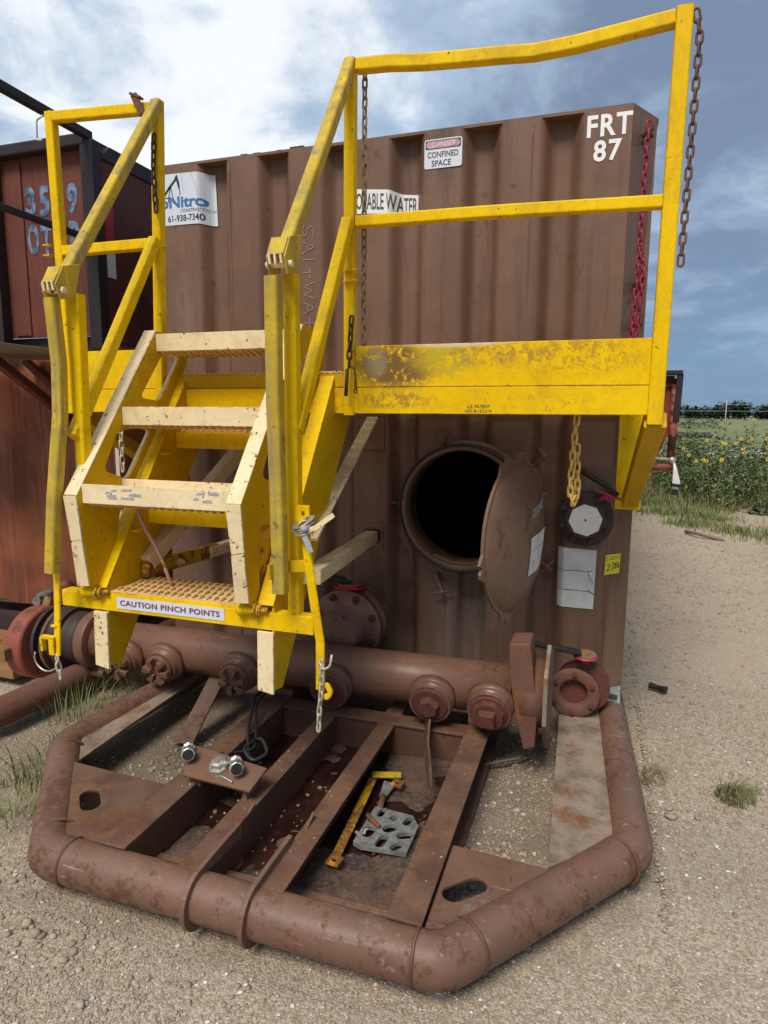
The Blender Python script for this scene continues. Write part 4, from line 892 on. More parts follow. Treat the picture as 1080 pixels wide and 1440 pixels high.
# ================================================================== YELLOW STAIR AND PLATFORM
st = thing('access_stair', 'yellow steel stair and railed platform with cream lower flight folded up', 'stair', (1.3, -0.85, 0.9))
YP = -0.85
def part(name, b, mat, bevel=0.0025, parent=None): return b.obj(name, mat, parent or st, bevel)
SQ = lambda a=0.043: rr(a, a, 0.007)
# right hand railing
part('post', MB().sweep([(1.466, YP, 1.585), (1.469, YP, 2.40), (1.472, YP, 2.905)], SQ(), (0, 1, 0)), 'yellow', 0)
part('post', MB().sweep([(2.614, YP, 1.560), (2.618, YP, 2.20), (2.622, YP, 2.885)], rr(0.052, 0.050, 0.007), (0, 1, 0)), 'yellow', 0)
part('top_rail', MB().sweep([(1.498, YP, 2.880), (1.62, YP, 2.872), (1.77, YP, 2.854), (1.90, YP, 2.845), (2.05, YP, 2.835), (2.15, YP, 2.826), (2.28, YP, 2.830), (2.43, YP, 2.843), (2.594, YP, 2.858)], rr(0.046, 0.046, 0.007), (0, 0, 1)), 'yellow', 0)
part('midrail', MB().sweep([(1.496, YP, 2.325), (2.0, YP, 2.318), (2.592, YP, 2.300)], rr(0.042, 0.042, 0.006), (0, 0, 1)), 'yellow', 0)
# kick boards
b = MB(); b.bx(1.490, 2.590, YP-0.006, YP+0.004, 1.697, 1.857); part('kick_board', b, 'yellow_k', 0.002)
b = MB(); b.bx(0.08, 2.589, YP-0.012, YP-0.002, 1.592, 1.694); b.bx(0.08, 2.589, YP-0.002, YP+0.05, 1.592, 1.602); ch_ = part('edge_channel', b, 'yellow_k', 0.002)
b = MB(); b.bx(0.075, 0.534, YP-0.006, YP+0.004, 1.697, 1.868); part('kick_board', b, 'yellow', 0.002)
b = MB(); b.bx(0.66, 1.463, YP-0.008, YP+0.004, 1.697, 1.752); part('deck_nosing', b, 'yellow_shade', 0.002)
for body, z0, x0, x1 in (('U.S. PATENT', 1.6145, 1.948, 2.036), ('NO. 8,152,214', 1.597, 1.942, 2.042)):
    lettering(body, (x0, YP-0.012, z0), (1, 0, 0), (0, 0, 1), x1-x0, 0.0125, (0, -1, 0), 'letter_green', ch_, 0.01, lift=0.0015)
MB().lathe((0.135, YP-0.006, 1.845), (0, -1, 0), [(0, 0.011), (0.002, 0.011)], 6, False).obj('rivet', 'dkiron', st)
# deck with grip teeth along its edge
b = MB()
for k in range(10): b.bx(0.08, 2.60, YP+0.006+k*0.082, YP+0.006+k*0.082+0.062, 1.735, 1.748)
part('deck_plank', b, 'yellow_shade', 0.002)
b = MB()
for k in range(30): x = 0.68+k*0.0262; b.sweep([(x, YP-0.004, 1.752), (x+0.006, YP-0.004, 1.758), (x+0.014, YP-0.004, 1.758), (x+0.020, YP-0.004, 1.752)], rr(0.006, 0.012, 0.002), (0, 1, 0))
tag(part('grip_teeth', b, 'grip', 0), kind=None)
for x in (0.10, 0.66, 1.46, 2.55):
    b = MB(); b.bx(x-0.02, x+0.02, YP+0.052, -0.005, 1.610, 1.733); part('deck_joist', b, 'yellow_shade')
# brackets under the two ends
for xw, xs2 in ((2.575, 2.600), (0.03, 0.08)):
    b = MB(); b.bx(xw-0.055, xw+0.062, -0.020, -0.006, 1.140, 1.600); wp = part('wall_plate', b, 'yellow', 0.002)
    b = MB(); b.sweep([(xs2+0.018, YP+0.01, 1.575), (xs2-0.012, -0.05, 1.185)], rr(0.075, 0.060, 0.006), (0, 0, 1)); part('bracket_strut', b, 'yellow_shade', 0)
    MB().lathe((xw+0.03, -0.021, 1.215), (0, -1, 0), [(0, 0.018), (0.008, 0.018), (0.009, 0.010), (0.014, 0.009)], 6, False).obj('bolt', 'yellow', wp)
# left hand railing
part('post', MB().sweep([(0.556, YP, 1.585), (0.582, YP, 2.3), (0.604, YP, 2.880)], SQ(), (0, 1, 0)), 'yellow', 0)
part('post', MB().sweep([(0.055, YP, 1.585), (0.050, YP, 2.3), (0.043, YP, 2.905)], SQ(), (0, 1, 0)), 'yellow', 0)
part('top_rail', MB().sweep([(0.034, YP, 2.885), (0.590, YP, 2.852)], rr(0.039, 0.043, 0.007), (0, 0, 1)), 'yellow', 0)
part('midrail', MB().sweep([(0.072, YP, 2.315), (0.560, YP, 2.313)], rr(0.044, 0.044, 0.006), (0, 0, 1)), 'yellow', 0)
b = MB(); b.bar((0.005, YP-0.01, 2.345), (-0.030, YP-0.01, 2.345), 0.03, 0.006); b.bar((0.008, YP-0.01, 2.30), (-0.030, YP-0.01, 2.30), 0.03, 0.006); part('chain_lug', b, 'yellow', 0)
b = MB(); b.tube(fillet([(0.0, YP, 2.90), (-0.04, YP, 2.885), (-0.045, YP, 2.80), (-0.015, YP, 2.80)], 0.012), 0.004, 6); part('chain_clip', b, 'zinc', 0)
b = MB(); b.bar((0.50, YP-0.03, 2.905), (0.548, YP-0.03, 2.885), 0.03, 0.010); b.bar((0.515, YP-0.035, 2.90), (0.555, YP-0.035, 2.82), 0.012, 0.03); part('latch_bracket', b, 'rust', 0.001)
# sloping stair handrails, their hinges and the folded lower handrails
def worn_tube(pts, wd, name='handrail', mat='yellow_w', up=(1, 0, 0)): return part(name, MB().sweep(pts, rr(wd, wd, 0.010), up), mat, 0)
worn_tube([(1.472, YP-0.002, 2.895), (1.472, -1.08, 2.565), (1.473, -1.400, 2.120)], 0.045)
worn_tube([(0.606, YP-0.002, 2.868), (0.608, -1.12, 2.490), (0.607, -1.405, 2.085)], 0.045)
part('stair_midrail', MB().sweep([(1.471, YP-0.030, 2.325), (1.474, -1.365, 1.530)], rr(0.044, 0.042, 0.007), (1, 0, 0)), 'yellow', 0)
part('stair_midrail', MB().sweep([(0.585, YP-0.030, 2.320), (0.600, -1.420, 1.500)], rr(0.044, 0.042, 0.007), (1, 0, 0)), 'yellow', 0)
def hinge(x, y, z):
    up = V((0, -0.56, -0.83)).normalized()
    p = V((x, y, z)); b = MB()
    for sx in (-0.027, 0.027): b.plate([p+V((sx, 0.050, 0.085)), p+V((sx, -0.035, 0.062)), p+V((sx, -0.074, -0.005)), p+V((sx, -0.055, -0.055)), p+V((sx, 0.015, -0.035))], (0.006 if sx > 0 else -0.006, 0, 0))
    b.plate([p+V((-0.027, -0.033, 0.060)), p+V((0.027, -0.033, 0.060)), p+V((0.027, -0.070, 0.002)), p+V((-0.027, -0.070, 0.002))], up*0.004+V((0, -0.004, 0.003)))
    h = part('handrail_hinge', b, 'yellow_w', 0.002)
    b = MB(); b.lathe(p+V((-0.045, -0.045, -0.022)), (1, 0, 0), [(0, 0.011), (0.090, 0.011)], 12, True)
    for q in (-0.022, -0.003, 0.017): b.bar(p+V((q, -0.072, 0.006)), p+V((q+0.003, -0.070, -0.026)), 0.008, 0.010, (0, 1, 0), 0.002)
    b.obj('hinge_knuckle', 'cream_r', h, 0.001)
hinge(1.473, -1.415, 2.065); hinge(0.606, -1.425, 2.030)
worn_tube([(1.458, -1.478, 2.005), (1.455, -1.474, 1.60), (1.459, -1.470, 1.30), (1.462, -1.472, 1.005)], 0.046, 'folded_handrail')
worn_tube([(0.590, -1.470, 1.985), (0.592, -1.458, 1.76), (0.586, -1.462, 1.58), (0.576, -1.505, 1.28), (0.562, -1.525, 1.010)], 0.044, 'folded_handrail')
part('post', MB().sweep([(1.470, -1.375, 2.030), (1.468, -1.372, 0.905)], rr(0.044, 0.044, 0.007), (0, 1, 0)), 'yellow', 0)
part('post', MB().sweep([(0.622, -1.385, 2.010), (0.607, -1.400, 0.905)], rr(0.044, 0.044, 0.007), (0, 1, 0)), 'yellow', 0)
b = MB(); b.bar((1.455, -1.435, 1.083), (1.53, -1.420, 1.090), 0.012, 0.040); b.bar((1.452, -1.44, 1.083), (1.44, -1.51, 1.08), 0.012, 0.05); part('rail_keeper', b, 'yellow_shade', 0.001)
for q in ((1.508, -1.372, 1.235), (1.515, YP-0.03, 2.10), (1.515, YP-0.03, 2.14)):
    b = MB(); p = V(q); 
    if q[2] < 2: b.plate([p+V((-0.02, -0.026, 0.0)), p+V((0.03, -0.026, 0)), p+V((0.03, -0.026, 0.055)), p+V((-0.02, -0.026, 0.055))], (0, -0.010, 0), [[p+V((0.002, -0.026, 0.02)), p+V((0.014, -0.026, 0.02)), p+V((0.014, -0.026, 0.036)), p+V((0.002, -0.026, 0.036))]])
    else: b.bar(p+V((-0.062, 0.0, 0.0)), p+V((-0.008, 0.0, 0.004)), 0.02, 0.006)
    part('chain_lug', b, 'yellow', 0)
# fixed flight: stringers, treads, foot bar
def stringer(x, side):
    w_ = 0.052; t = 0.010
    loop = [(-0.835, 1.760), (-1.405, 0.930), (-1.412, 0.630), (-1.352, 0.618), (-0.665, 1.600), (-0.665, 1.69), (-0.80, 1.76)]
    b = MB(); b.plate([(x, y, z) for y, z in loop], (t, 0, 0)); s1 = part('stringer', b, 'yellow_shade', 0.002)
    n_ = V((0, -0.82, 0.57)).normalized()*0.008
    b = MB(); b.plate([(x-w_, -0.837, 1.758), (x+t, -0.837, 1.758), (x+t, -1.4075, 0.932), (x-w_, -1.4075, 0.932)], n_); b.obj('stringer_flange', 'yellow', s1, 0.002)
    b = MB(); b.plate([(x-w_, -1.4085, 0.842), (x+t, -1.4085, 0.842), (x+t, -1.4145, 0.618), (x-w_, -1.4145, 0.628)], (0, -0.010, 0)); b.obj('stringer_foot', 'cream', s1, 0.002)
stringer(0.690, 1); stringer(1.392, 1)
GRIP = {}
def grip_rows(x0, x1, y0, y1, z, sgn, mat, parent, rows, step=0.030):
    """raised arched teeth of a safety tread, on top (sgn 1) or underneath (sgn -1)"""
    b = MB(); n = int((x1-x0)/step)
    for r_ in range(rows):
        y = y0+(y1-y0)*(r_+0.5)/rows
        for k in range(n):
            x = x0+(k+0.5*(r_ % 2)+0.3)*step
            b.sweep([(x, y-0.020, z-0.001*sgn), (x+0.004, y-0.013, z+0.007*sgn), (x+0.005, y, z+0.010*sgn), (x+0.004, y+0.013, z+0.007*sgn), (x, y+0.020, z-0.001*sgn)], rr(0.009, 0.004, 0.001, 1), (1, 0, 0), False)
    return b.obj('grip_teeth', mat, parent)
def tread(x0, x1, y0, y1, z, h, mat, sgn, tmat, rows=4, name='tread'):
    b = MB(); b.bx(x0, x1, y0, y0+0.006, z-h, z); b.bx(x0, x1, y1-0.006, y1, z-h, z)
    zz_ = z-0.004 if sgn > 0 else z-h
    b.bx(x0, x1, y0+0.006, y1-0.006, zz_, zz_+0.004)
    t = part(name, b, mat, 0.0015)
    grip_rows(x0+0.01, x1-0.01, y0+0.012, y1-0.012, z if sgn > 0 else z-h, sgn, tmat, t, rows)
    return t
tread(0.7015, 1.339, -0.955, -0.74, 1.506, 0.066, 'yellow', 1, 'grip')
tread(0.7015, 1.339, -1.160, -0.945, 1.211, 0.066, 'yellow', 1, 'grip')
t3 = tread(0.7015, 1.339, -1.405, -1.155, 0.918, 0.054, 'yellow', 1, 'grip', 4, 'bottom_tread')
b = MB(); b.bx(0.7015, 1.339, -1.398, -1.162, 0.9185, 0.9205); b.obj('tread_plate', 'grip', t3)
b = MB(); b.bx(0.480, 1.548, -1.407, -1.400, 0.846, 0.908); b.bx(0.480, 1.548, -1.400, -1.355, 0.900, 0.908); fb = part('foot_bar', b, 'yellow', 0.0015)
b = MB(); b.bx(0.742, 1.205, -1.4095, -1.4075, 0.860, 0.9045); lab = b.obj('caution_label', 'sign_white', fb)
lettering('CAUTION PINCH POINTS', (0.757, -1.4095, 0.8725), (1, 0, 0), (0, 0, 1), 0.430, 0.0215, (0, -1, 0), 'letter_maroon', lab, 0.022, lift=0.0012, spacing=1.08) if False else None
lettering('CAUTION PINCH POINTS', (0.757, -1.4095, 0.8725), (1, 0, 0), (0, 0, 1), 0.430, 0.0215, (0, -1, 0), 'letter_maroon', fb, 0.022, lift=0.0012, spacing=1.08)
# folded flight: cream fronted stringers with slots, three upside down treads
def rslot(c, r=0.028, n=4):
    c = [V(p) for p in c]; out = []
    for i in range(len(c)):
        p = c[i]; a = (c[i-1]-p).normalized()*r; d = (c[(i+1) % len(c)]-p).normalized()*r
        for k in range(n+1): t = k/n; out.append((p+a)*(1-t)**2+p*2*t*(1-t)+(p+d)*t*t)
    return out
def fold_stringer(x, dz, cream):
    w_ = 0.048; t = 0.009
    K = [(-1.000, 1.925), (-1.487, 1.292), (-1.472, 1.13), (-1.452, 0.950), (-1.385, 0.895), (-1.340, 0.945), (-1.275, 1.20), (-0.800, 1.800), (-0.775, 1.925)]
    H = [rslot([(x, y, z) for y, z in h]) for h in ([(-0.965, 1.838), (-0.842, 1.832), (-0.998, 1.638), (-1.122, 1.650)], [(-1.150, 1.528), (-1.060, 1.520), (-1.216, 1.328), (-1.350, 1.372), (-1.262, 1.520)])]
    b = MB(); b.plate([(x, y, z) for y, z in K], (t, 0, 0), H); s1 = part('folding_stringer', b, 'yellow_shade', 0.0015)
    n_ = V((0, -0.79, 0.61)).normalized()*0.007
    b = MB(); b.plate([(x-w_, -1.0015, 1.925), (x+t, -1.0015, 1.925), (x+t, -1.4885, 1.292), (x-w_, -1.4885, 1.292)], n_); b.obj('stringer_flange', cream, s1, 0.002)
    b = MB(); b.plate([(x-w_, -1.4895, 1.2915), (x+t, -1.4895, 1.2915), (x+t, -1.474, 1.13), (x-w_+0.008, -1.474, 1.12)], (0, -0.008, 0.001)); b.plate([(x-w_+0.008, -1.4745, 1.119), (x+t, -1.4745, 1.129), (x+t, -1.453, 0.952), (x-w_+0.004, -1.453, 0.948)], (0, -0.008, -0.0005)); b.obj('stringer_flange', 'cream_r', s1, 0.001)
    for h in H[:2]:
        b = MB(); q = [p for p in h]; n2 = len(q); vs_ = q+[p+V((-0.014, 0, 0)) for p in q]
        b.add(vs_, [(i, (i+1) % n2, n2+(i+1) % n2, n2+i) for i in range(n2)]); b.obj('slot_rim', 'cream', s1)
    MB().lathe((x-w_-0.012, -1.415, 0.918), (1, 0, 0), [(0, 0.022), (0.012, 0.030), (0.022, 0.030), (0.030, 0.022), (0.085, 0.020)], 18, True).obj('pivot_sleeve', 'yellow', s1)
    o = MB().lathe((x+t, -1.415, 0.918), (1, 0, 0), [(0, 0.032), (0.010, 0.032), (0.011, 0.020), (0.024, 0.020), (0.025, 0.012), (0.048, 0.011)], 6, False).obj('pivot_bolt', 'yellow_r', s1, 0.001)
    return s1
fold_stringer(0.655, 0, 'cream'); fr = fold_stringer(1.325, 0, 'cream')
b = MB(); b.plate([(1.3345, -1.36, 1.20), (1.3345, -1.29, 1.20), (1.3345, -1.345, 0.955), (1.3345, -1.395, 0.91)], (0.0015, 0, 0)); b.obj('rust_patch', 'yellow_r', fr)
for z, y, m_ in ((1.912, -1.012, 'cream'), (1.612, -1.236, 'cream'), (1.334, -1.468, 'cream_r')):
    tread(0.6655, 1.276, y, y+0.215, z, 0.070, m_, -1, 'grip', 5, 'folding_tread')
# grey primer scuffs on the lowest folded tread
b = MB()
rs = random.Random(3)
for k in range(16):
    x = rs.uniform(0.73, 0.90) if k < 11 else rs.uniform(1.05, 1.22); z = rs.uniform(1.283, 1.318); L = rs.uniform(0.008, 0.045)
    b.plate([(x, -1.4682, z), (x+L, -1.4682, z+rs.uniform(-.004, .004)), (x+L*0.9, -1.4682, z+0.010), (x+L*0.1, -1.4682, z+0.007)], (0, -0.0006-0.00005*k, 0))
tag(b.obj('primer_scuff', 'crack_soft', st), kind='stuff')
# tread angle clips
for x, y, z in ((0.699, -0.99, 1.44), (0.699, -1.20, 1.15)):
    b = MB(); b.bar((x-0.03, y-0.05, z-0.02), (x+0.03, y-0.05, z-0.02), 0.03, 0.008); part('tread_clip', b, 'yellow')
# support braces back to the tank wall
part('brace', MB().sweep([(1.30, -0.10, 1.57), (1.415, -1.14, 1.120)], rr(0.060, 0.012, 0.003), (0, 0, 1)), 'cream', 0)
part('brace', MB().sweep([(1.272, -0.015, 0.925), (1.435, -1.17, 0.985)], rr(0.070, 0.060, 0.005), (0, 0, 1)), 'cream', 0)
part('brace', MB().sweep([(0.775, -0.28, 1.57), (0.715, -1.20, 0.985)], rr(0.060, 0.060, 0.005), (0, 0, 1)), 'cream', 0)
part('brace', MB().sweep([(0.68, -0.02, 0.925), (0.72, -0.78, 0.945)], rr(0.050, 0.050, 0.005), (0, 0, 1)), 'cream', 0)
part('brace', MB().sweep([(0.715, -0.70, 0.944), (0.725, -1.22, 0.965)], rr(0.038, 0.060, 0.005), (0, 0, 1)), 'yellow_r', 0)
MB().lathe((0.74, -1.02, 0.955), (1, -0.2, 0), [(0, 0.018), (0.012, 0.018), (0.013, 0.010), (0.03, 0.010)], 6, False).obj('brace_bolt', 'cream_r', st)
b = MB(); b.bar((1.270, -0.002, 0.925), (1.2685, -0.035, 0.925), 0.09, 0.075); part('brace_shoe', b, 'black')
# latch bars hanging at the two sides
def flat_bar(pts, name): return part(name, MB().sweep(pts, rr(0.008, 0.036, 0.002), (1, -0.3, 0)), 'yellow', 0)
lb = flat_bar([(1.530, -1.425, 1.225), (1.545, -1.43, 1.10), (1.566, -1.43, 0.95), (1.580, -1.42, 0.83), (1.578, -1.418, 0.66)], 'latch_bar')
MB().sweep(fillet([(1.578, -1.430, 0.675), (1.606, -1.43, 0.690), (1.622, -1.43, 0.663), (1.606, -1.43, 0.640), (1.594, -1.43, 0.650)], 0.012), rr(0.018, 0.014, 0.004), (0, 1, 0), True).obj('latch_hook', 'yellow', lb)
MB().tube(fillet([(1.583, -1.44, 0.775), (1.60, -1.445, 0.745), (1.625, -1.445, 0.76), (1.630, -1.44, 0.80)], 0.012), 0.004, 7).obj('wire_hook', 'chain_pale', lb)
lb2 = flat_bar([(0.553, -1.495, 1.03), (0.552, -1.505, 0.85), (0.548, -1.515, 0.690)], 'latch_bar')
b = MB(); b.bx(0.482, 0.5435, -1.528, -1.506, 0.752, 0.762); b.bx(0.482, 0.491, -1.528, -1.506, 0.700, 0.752); b.bx(0.520, 0.5435, -1.528, -1.520, 0.690, 0.752); b.obj('latch_hook', 'yellow', lb2, 0.003)
MB().tube([(0.47+0.035+0.055*math.cos(k*PI/8), -1.528, 0.675+0.05*math.sin(k*PI/8)) for k in range(7, 17)], 0.0035, 7).obj('wire_ring', 'zinc', lb2)
b = MB(); b.bar((0.525, -1.51, 0.80), (0.55, -1.51, 0.80), 0.012, 0.008); b.obj('stop_pin', 'yellow', lb2)
# taped cord at the right handrail post, pink cable on the left
kn = thing('tape_knot', 'silver tape and cord knotted round a yellow post with pale tie end', 'tape', (1.53, -1.43, 1.21))
b = MB()
for k in range(4): b.sweep([V((1.528+0.030*math.cos(a*PI/6+k), -1.43+0.026*math.sin(a*PI/6+k), 1.220+0.020*math.sin(a*PI/6*1.0+1.3*k)+k*0.006)) for a in range(12)], rr(0.018, 0.004, 0.001), (0, 0, 1), True, False, True)
b.obj('tape', 'zinc', kn); 
b = MB(); b.sweep([(1.545, -1.445, 1.215), (1.580, -1.45, 1.225), (1.640, -1.44, 1.270)], rr(0.016, 0.005, 0.001), (0, 1, 0)); b.obj('tie_end', 'cream', kn)
b = MB(); b.sweep([(1.535, -1.455, 1.21), (1.555, -1.458, 1.175), (1.566, -1.458, 1.145)], rr(0.020, 0.004, 0.001), (0, 1, 0)); b.ball((1.545, -1.458, 1.222), 0.014, 7); b.obj('tape_tail', 'crack_soft', kn)
tag(MB().tube(fillet([(0.80, -1.35, 1.262), (0.825, -1.35, 1.18), (0.86, -1.30, 1.06), (0.88, -1.28, 0.96), (0.885, -1.27, 0.925)], 0.06), 0.007, 8).obj('loose_cable', 'wire_pink'), 'thin faded pink cable hanging under the lowest folded step', 'cable')

# ---- chains
chain('brown chain hanging full height from the middle post, ending behind the kick board', [(1.510, -0.800, 2.925), (1.508, -0.800, 2.4), (1.505, -0.80, 1.80)], 0.034, 0.0042, 0.026, 'chain_tan')
chain('brown chain hanging from the top corner of the far right railing post', [(2.655, -0.855, 2.872), (2.672, -0.855, 2.80), (2.668, -0.855, 2.45), (2.662, -0.855, 2.065)], 0.034, 0.0042, 0.027, 'chain_rust')
chain('dark rusted chain hanging down the left railing post near the blue lettered sign', [(0.610, -0.888, 2.735), (0.600, -0.890, 2.6), (0.604, -0.890, 2.42)], 0.034, 0.0046, 0.027, 'chain_dark')
c4_ = chain('short dark chain with pin and wire clip on the middle railing post', [(1.490, -0.892, 1.965), (1.482, -0.892, 1.85), (1.478, -0.895, 1.76)], 0.032, 0.0046, 0.025, 'chain_dark')
MB().tube([(1.474, -0.90, 1.765), (1.470, -0.905, 1.66)], 0.0075, 8).obj('pin', 'chain_dark', c4_)
MB().tube(fillet([(1.478, -0.897, 1.78), (1.505, -0.90, 1.765), (1.512, -0.90, 1.70), (1.500, -0.90, 1.672), (1.515, -0.90, 1.670), (1.512, -0.90, 1.70)], 0.008), 0.003, 6).obj('wire_clip', 'chain_dark', c4_)
c5 = chain('gold coloured chain looped below the platform in front of the white octagon', [(2.345, -0.62, 1.590), (2.336, -0.62, 1.45), (2.332, -0.62, 1.31), (2.336, -0.62, 1.245), (2.352, -0.615, 1.230), (2.360, -0.61, 1.29), (2.352, -0.61, 1.42), (2.350, -0.61, 1.505)], 0.036, 0.0055, 0.030, 'chain_gold')
c6 = chain('red painted chain hung doubled down the right corner of the brown tank', [(2.568, -0.010, 2.885), (2.565, -0.012, 2.65), (2.562, -0.015, 2.35), (2.556, -0.018, 2.05), (2.552, -0.02, 1.90)], 0.036, 0.0058, 0.030, 'chain_red')
chain(None, [(2.562, -0.018, 2.36), (2.585, -0.018, 2.25), (2.578, -0.020, 2.08), (2.566, -0.020, 1.93)], 0.036, 0.0058, 0.030, 'chain_red', parent=c6)
chain(None, [(2.556, -0.022, 2.05), (2.548, -0.022, 1.97), (2.545, -0.022, 1.90)], 0.036, 0.0058, 0.030, 'chain_red', parent=c6)
chain('pale chain hanging behind the slotted left side of the folded steps', [(0.405, -0.94, 1.60), (0.405, -0.94, 1.32)], 0.034, 0.0045, 0.027, 'chain_pale')
chain('pale chain dangling off the curved right latch bar in front of the manifold', [(1.592, -1.440, 0.775), (1.594, -1.440, 0.70), (1.583, -1.440, 0.60), (1.578, -1.440, 0.500)], 0.028, 0.0040, 0.022, 'chain_pale')
chain('short pale chain dangling below the left latch hook by the red union', [(0.548, -1.520, 0.690), (0.556, -1.520, 0.64), (0.560, -1.520, 0.575)], 0.030, 0.0042, 0.024, 'chain_pale')

# ================================================================== THE NEIGHBOURING TANK
ng = thing('frac_tank', 'dark rust red tank on the left with chrome numerals 35 9', 'storage tank', (-1.9, 0.15, 0))
NX = -0.585; NY = 0.15
b = MB()
b.plate([(-3.2, NY, 2.08), (NX, NY, 2.08), (NX, NY, 3.17), (NX-0.03, NY, 3.21), (-3.2, NY, 3.24)], (0, 0.02, 0)); npan = b.obj('upper_front', 'neigh', ng, 0.002)
b = MB(); b.bx(-3.2, NX-0.001, NY+0.04, NY+0.06, 1.98, 2.08); b.obj('dark_gap', 'black', ng)
b = MB(); b.bx(NX-0.02, NX, NY+0.02, 9.5, 2.02, 3.19)
b.obj('upper_side', 'neigh', ng, 0.002)
b = MB(); b.plate([(NX+0.012, NY+0.01, 3.14), (NX+0.012, 9.5, 3.14), (NX+0.012, 9.5, 3.23), (NX+0.012, NY+0.10, 3.23)], (-0.04, 0, 0)); b.bx(-3.2, NX-0.03, NY-0.02, 9.5, 3.235, 3.25); b.obj('roof_edge', 'black', ng, 0.002)
b = MB()
xx = list(np.arange(-3.2, NX+0.001, 0.02)); vs = []
for z in (0.22, 0.8, 1.4, 1.98):
    for x in xx: vs.append((x, NY+0.03+0.028*math.cos((x+0.9)*2*PI/0.40), z))
n_ = len(xx); b.add(vs, [(j*n_+i, j*n_+i+1, (j+1)*n_+i+1, (j+1)*n_+i) for j in range(3) for i in range(n_-1)], True); b.obj('lower_front', 'neigh_lo', ng)
b = MB(); b.bx(NX-0.012, NX-0.002, NY+0.06, 9.5, 0.2, 2.06); b.obj('lower_side', 'neigh_lo', ng)
b = MB(); b.bx(-3.2, NX, 9.49, 9.5, 0.2, 3.2); b.bx(-3.2, NX, NY+0.06, 9.5, 0.19, 0.2); b.obj('back_panel', 'neigh', ng)
for x in (-1.405, -0.605):
    b = MB(); b.bx(x-0.045, x+0.045, NY-0.075, NY-0.0005, 1.99, 3.22); b.obj('corner_post', 'black', ng, 0.003)
b = MB(); b.bx(-1.32, -1.19, NY-0.012, NY-0.001, 2.09, 3.17); b.obj('panel_fold', 'neigh', ng, 0.005)
b = MB(); b.bar((-3.2, NY-0.045, 3.225), (-0.62, NY-0.045, 3.225), 0.07, 0.07); b.obj('front_beam', 'black', ng, 0.003)
for z in (3.245, 2.64):
    b = MB(); b.bar((-0.600, NY-0.04, z), (-0.600, -1.9, z+0.03), 0.045 if z > 3 else 0.034, 0.05 if z > 3 else 0.034); b.obj('platform_rail', 'black', ng, 0)
b = MB(); b.bx(-0.63, -0.57, -1.95, -1.90, 1.93, 3.28); b.obj('rail_post', 'black', ng)
b = MB(); b.bx(-3.2, -0.61, -0.85, NY-0.08, 1.925, 1.955); b.obj('platform_deck', 'wood', ng, 0.003)
b = MB(); b.bx(-1.29, -0.70, NY-0.10, NY-0.04, 1.958, 1.99); b.bx(-0.80, -0.785, NY-0.115, NY-0.102, 1.958, 2.005); b.obj('timber_sill', 'wood', ng, 0.003)
b = MB(); b.bar((-0.93, NY-0.55, 1.90), (-0.93, NY+0.0, 1.55), 0.06, 0.05); b.bar((-1.25, NY-0.02, 1.93), (-0.72, NY-0.02, 1.52), 0.045, 0.05); b.obj('platform_brace', 'neigh', ng, 0.003)
for body, x0, x1, z0, z1 in (('3', -1.172, -1.088, 2.838, 3.018), ('5', -1.056, -0.974, 2.830, 3.015), ('9', -0.835, -0.752, 2.826, 3.012), ('O', -1.172, -1.078, 2.600, 2.792), ('T', -1.060, -0.972, 2.600, 2.785), ('R', -0.830, -0.722, 2.600, 2.787)):
    lettering(body, (x0, NY, z0), (1, 0, 0), (0, 0, 1), x1-x0, z1-z0, (0, -1, 0), 'chrome', ng, 0.045, lift=0.003)
b = MB(); b.bx(NX, NX+0.002, 0.185, 0.262, 2.600, 2.930); b.obj('red_reflector', 'tape_red', ng); b = MB(); b.bx(NX, NX+0.002, 0.185, 0.262, 2.440, 2.596); b.obj('white_reflector', 'white', ng)
# skid of the neighbour
nb_ = MB().tube(fillet([(-0.295, 0.6, 0.115), (-0.285, -0.55, 0.115), (-0.325, -1.10, 0.115), (-0.85, -1.75, 0.115), (-2.3, -1.75, 0.115)], 0.08), 0.075, 20).obj('bumper_pipe', 'rust', ng)
b = MB(); b.bx(-3.0, -0.72, -0.62, -0.10, 0.055, 0.115); b.obj('skid_plate', 'orangetan', ng, 0.003)
b = MB(); b.bx(-3.0, -0.60, -0.05, 0.05, 0.05, 0.20); b.obj('skid_beam', 'dkiron', ng)
b = MB(); b.lathe((-1.20, NY-0.0, 0.31), (0.25, -1, 0), [(0, 0.05), (0.10, 0.05), (0.101, 0.032), (0.17, 0.032)], 8, False); b.bar((-1.18, 0.02, 0.34), (-1.05, -0.03, 0.38), 0.02, 0.02); b.obj('hose_coupling', 'gray_plate', ng, 0.002)
b = MB(); b.lathe((-1.19, -0.02, 0.155), (0.5, -1, 0), [(0, 0.02), (0.03, 0.03), (0.06, 0.03), (0.062, 0.018), (0.10, 0.018)], 8, False); b.obj('hose_coupling', 'gray_plate', ng, 0.002)
b = MB(); b.ball((-1.02, 0.11, 0.40), 0.05, 8); b.obj('pipe_stub', 'neigh_lo', ng)

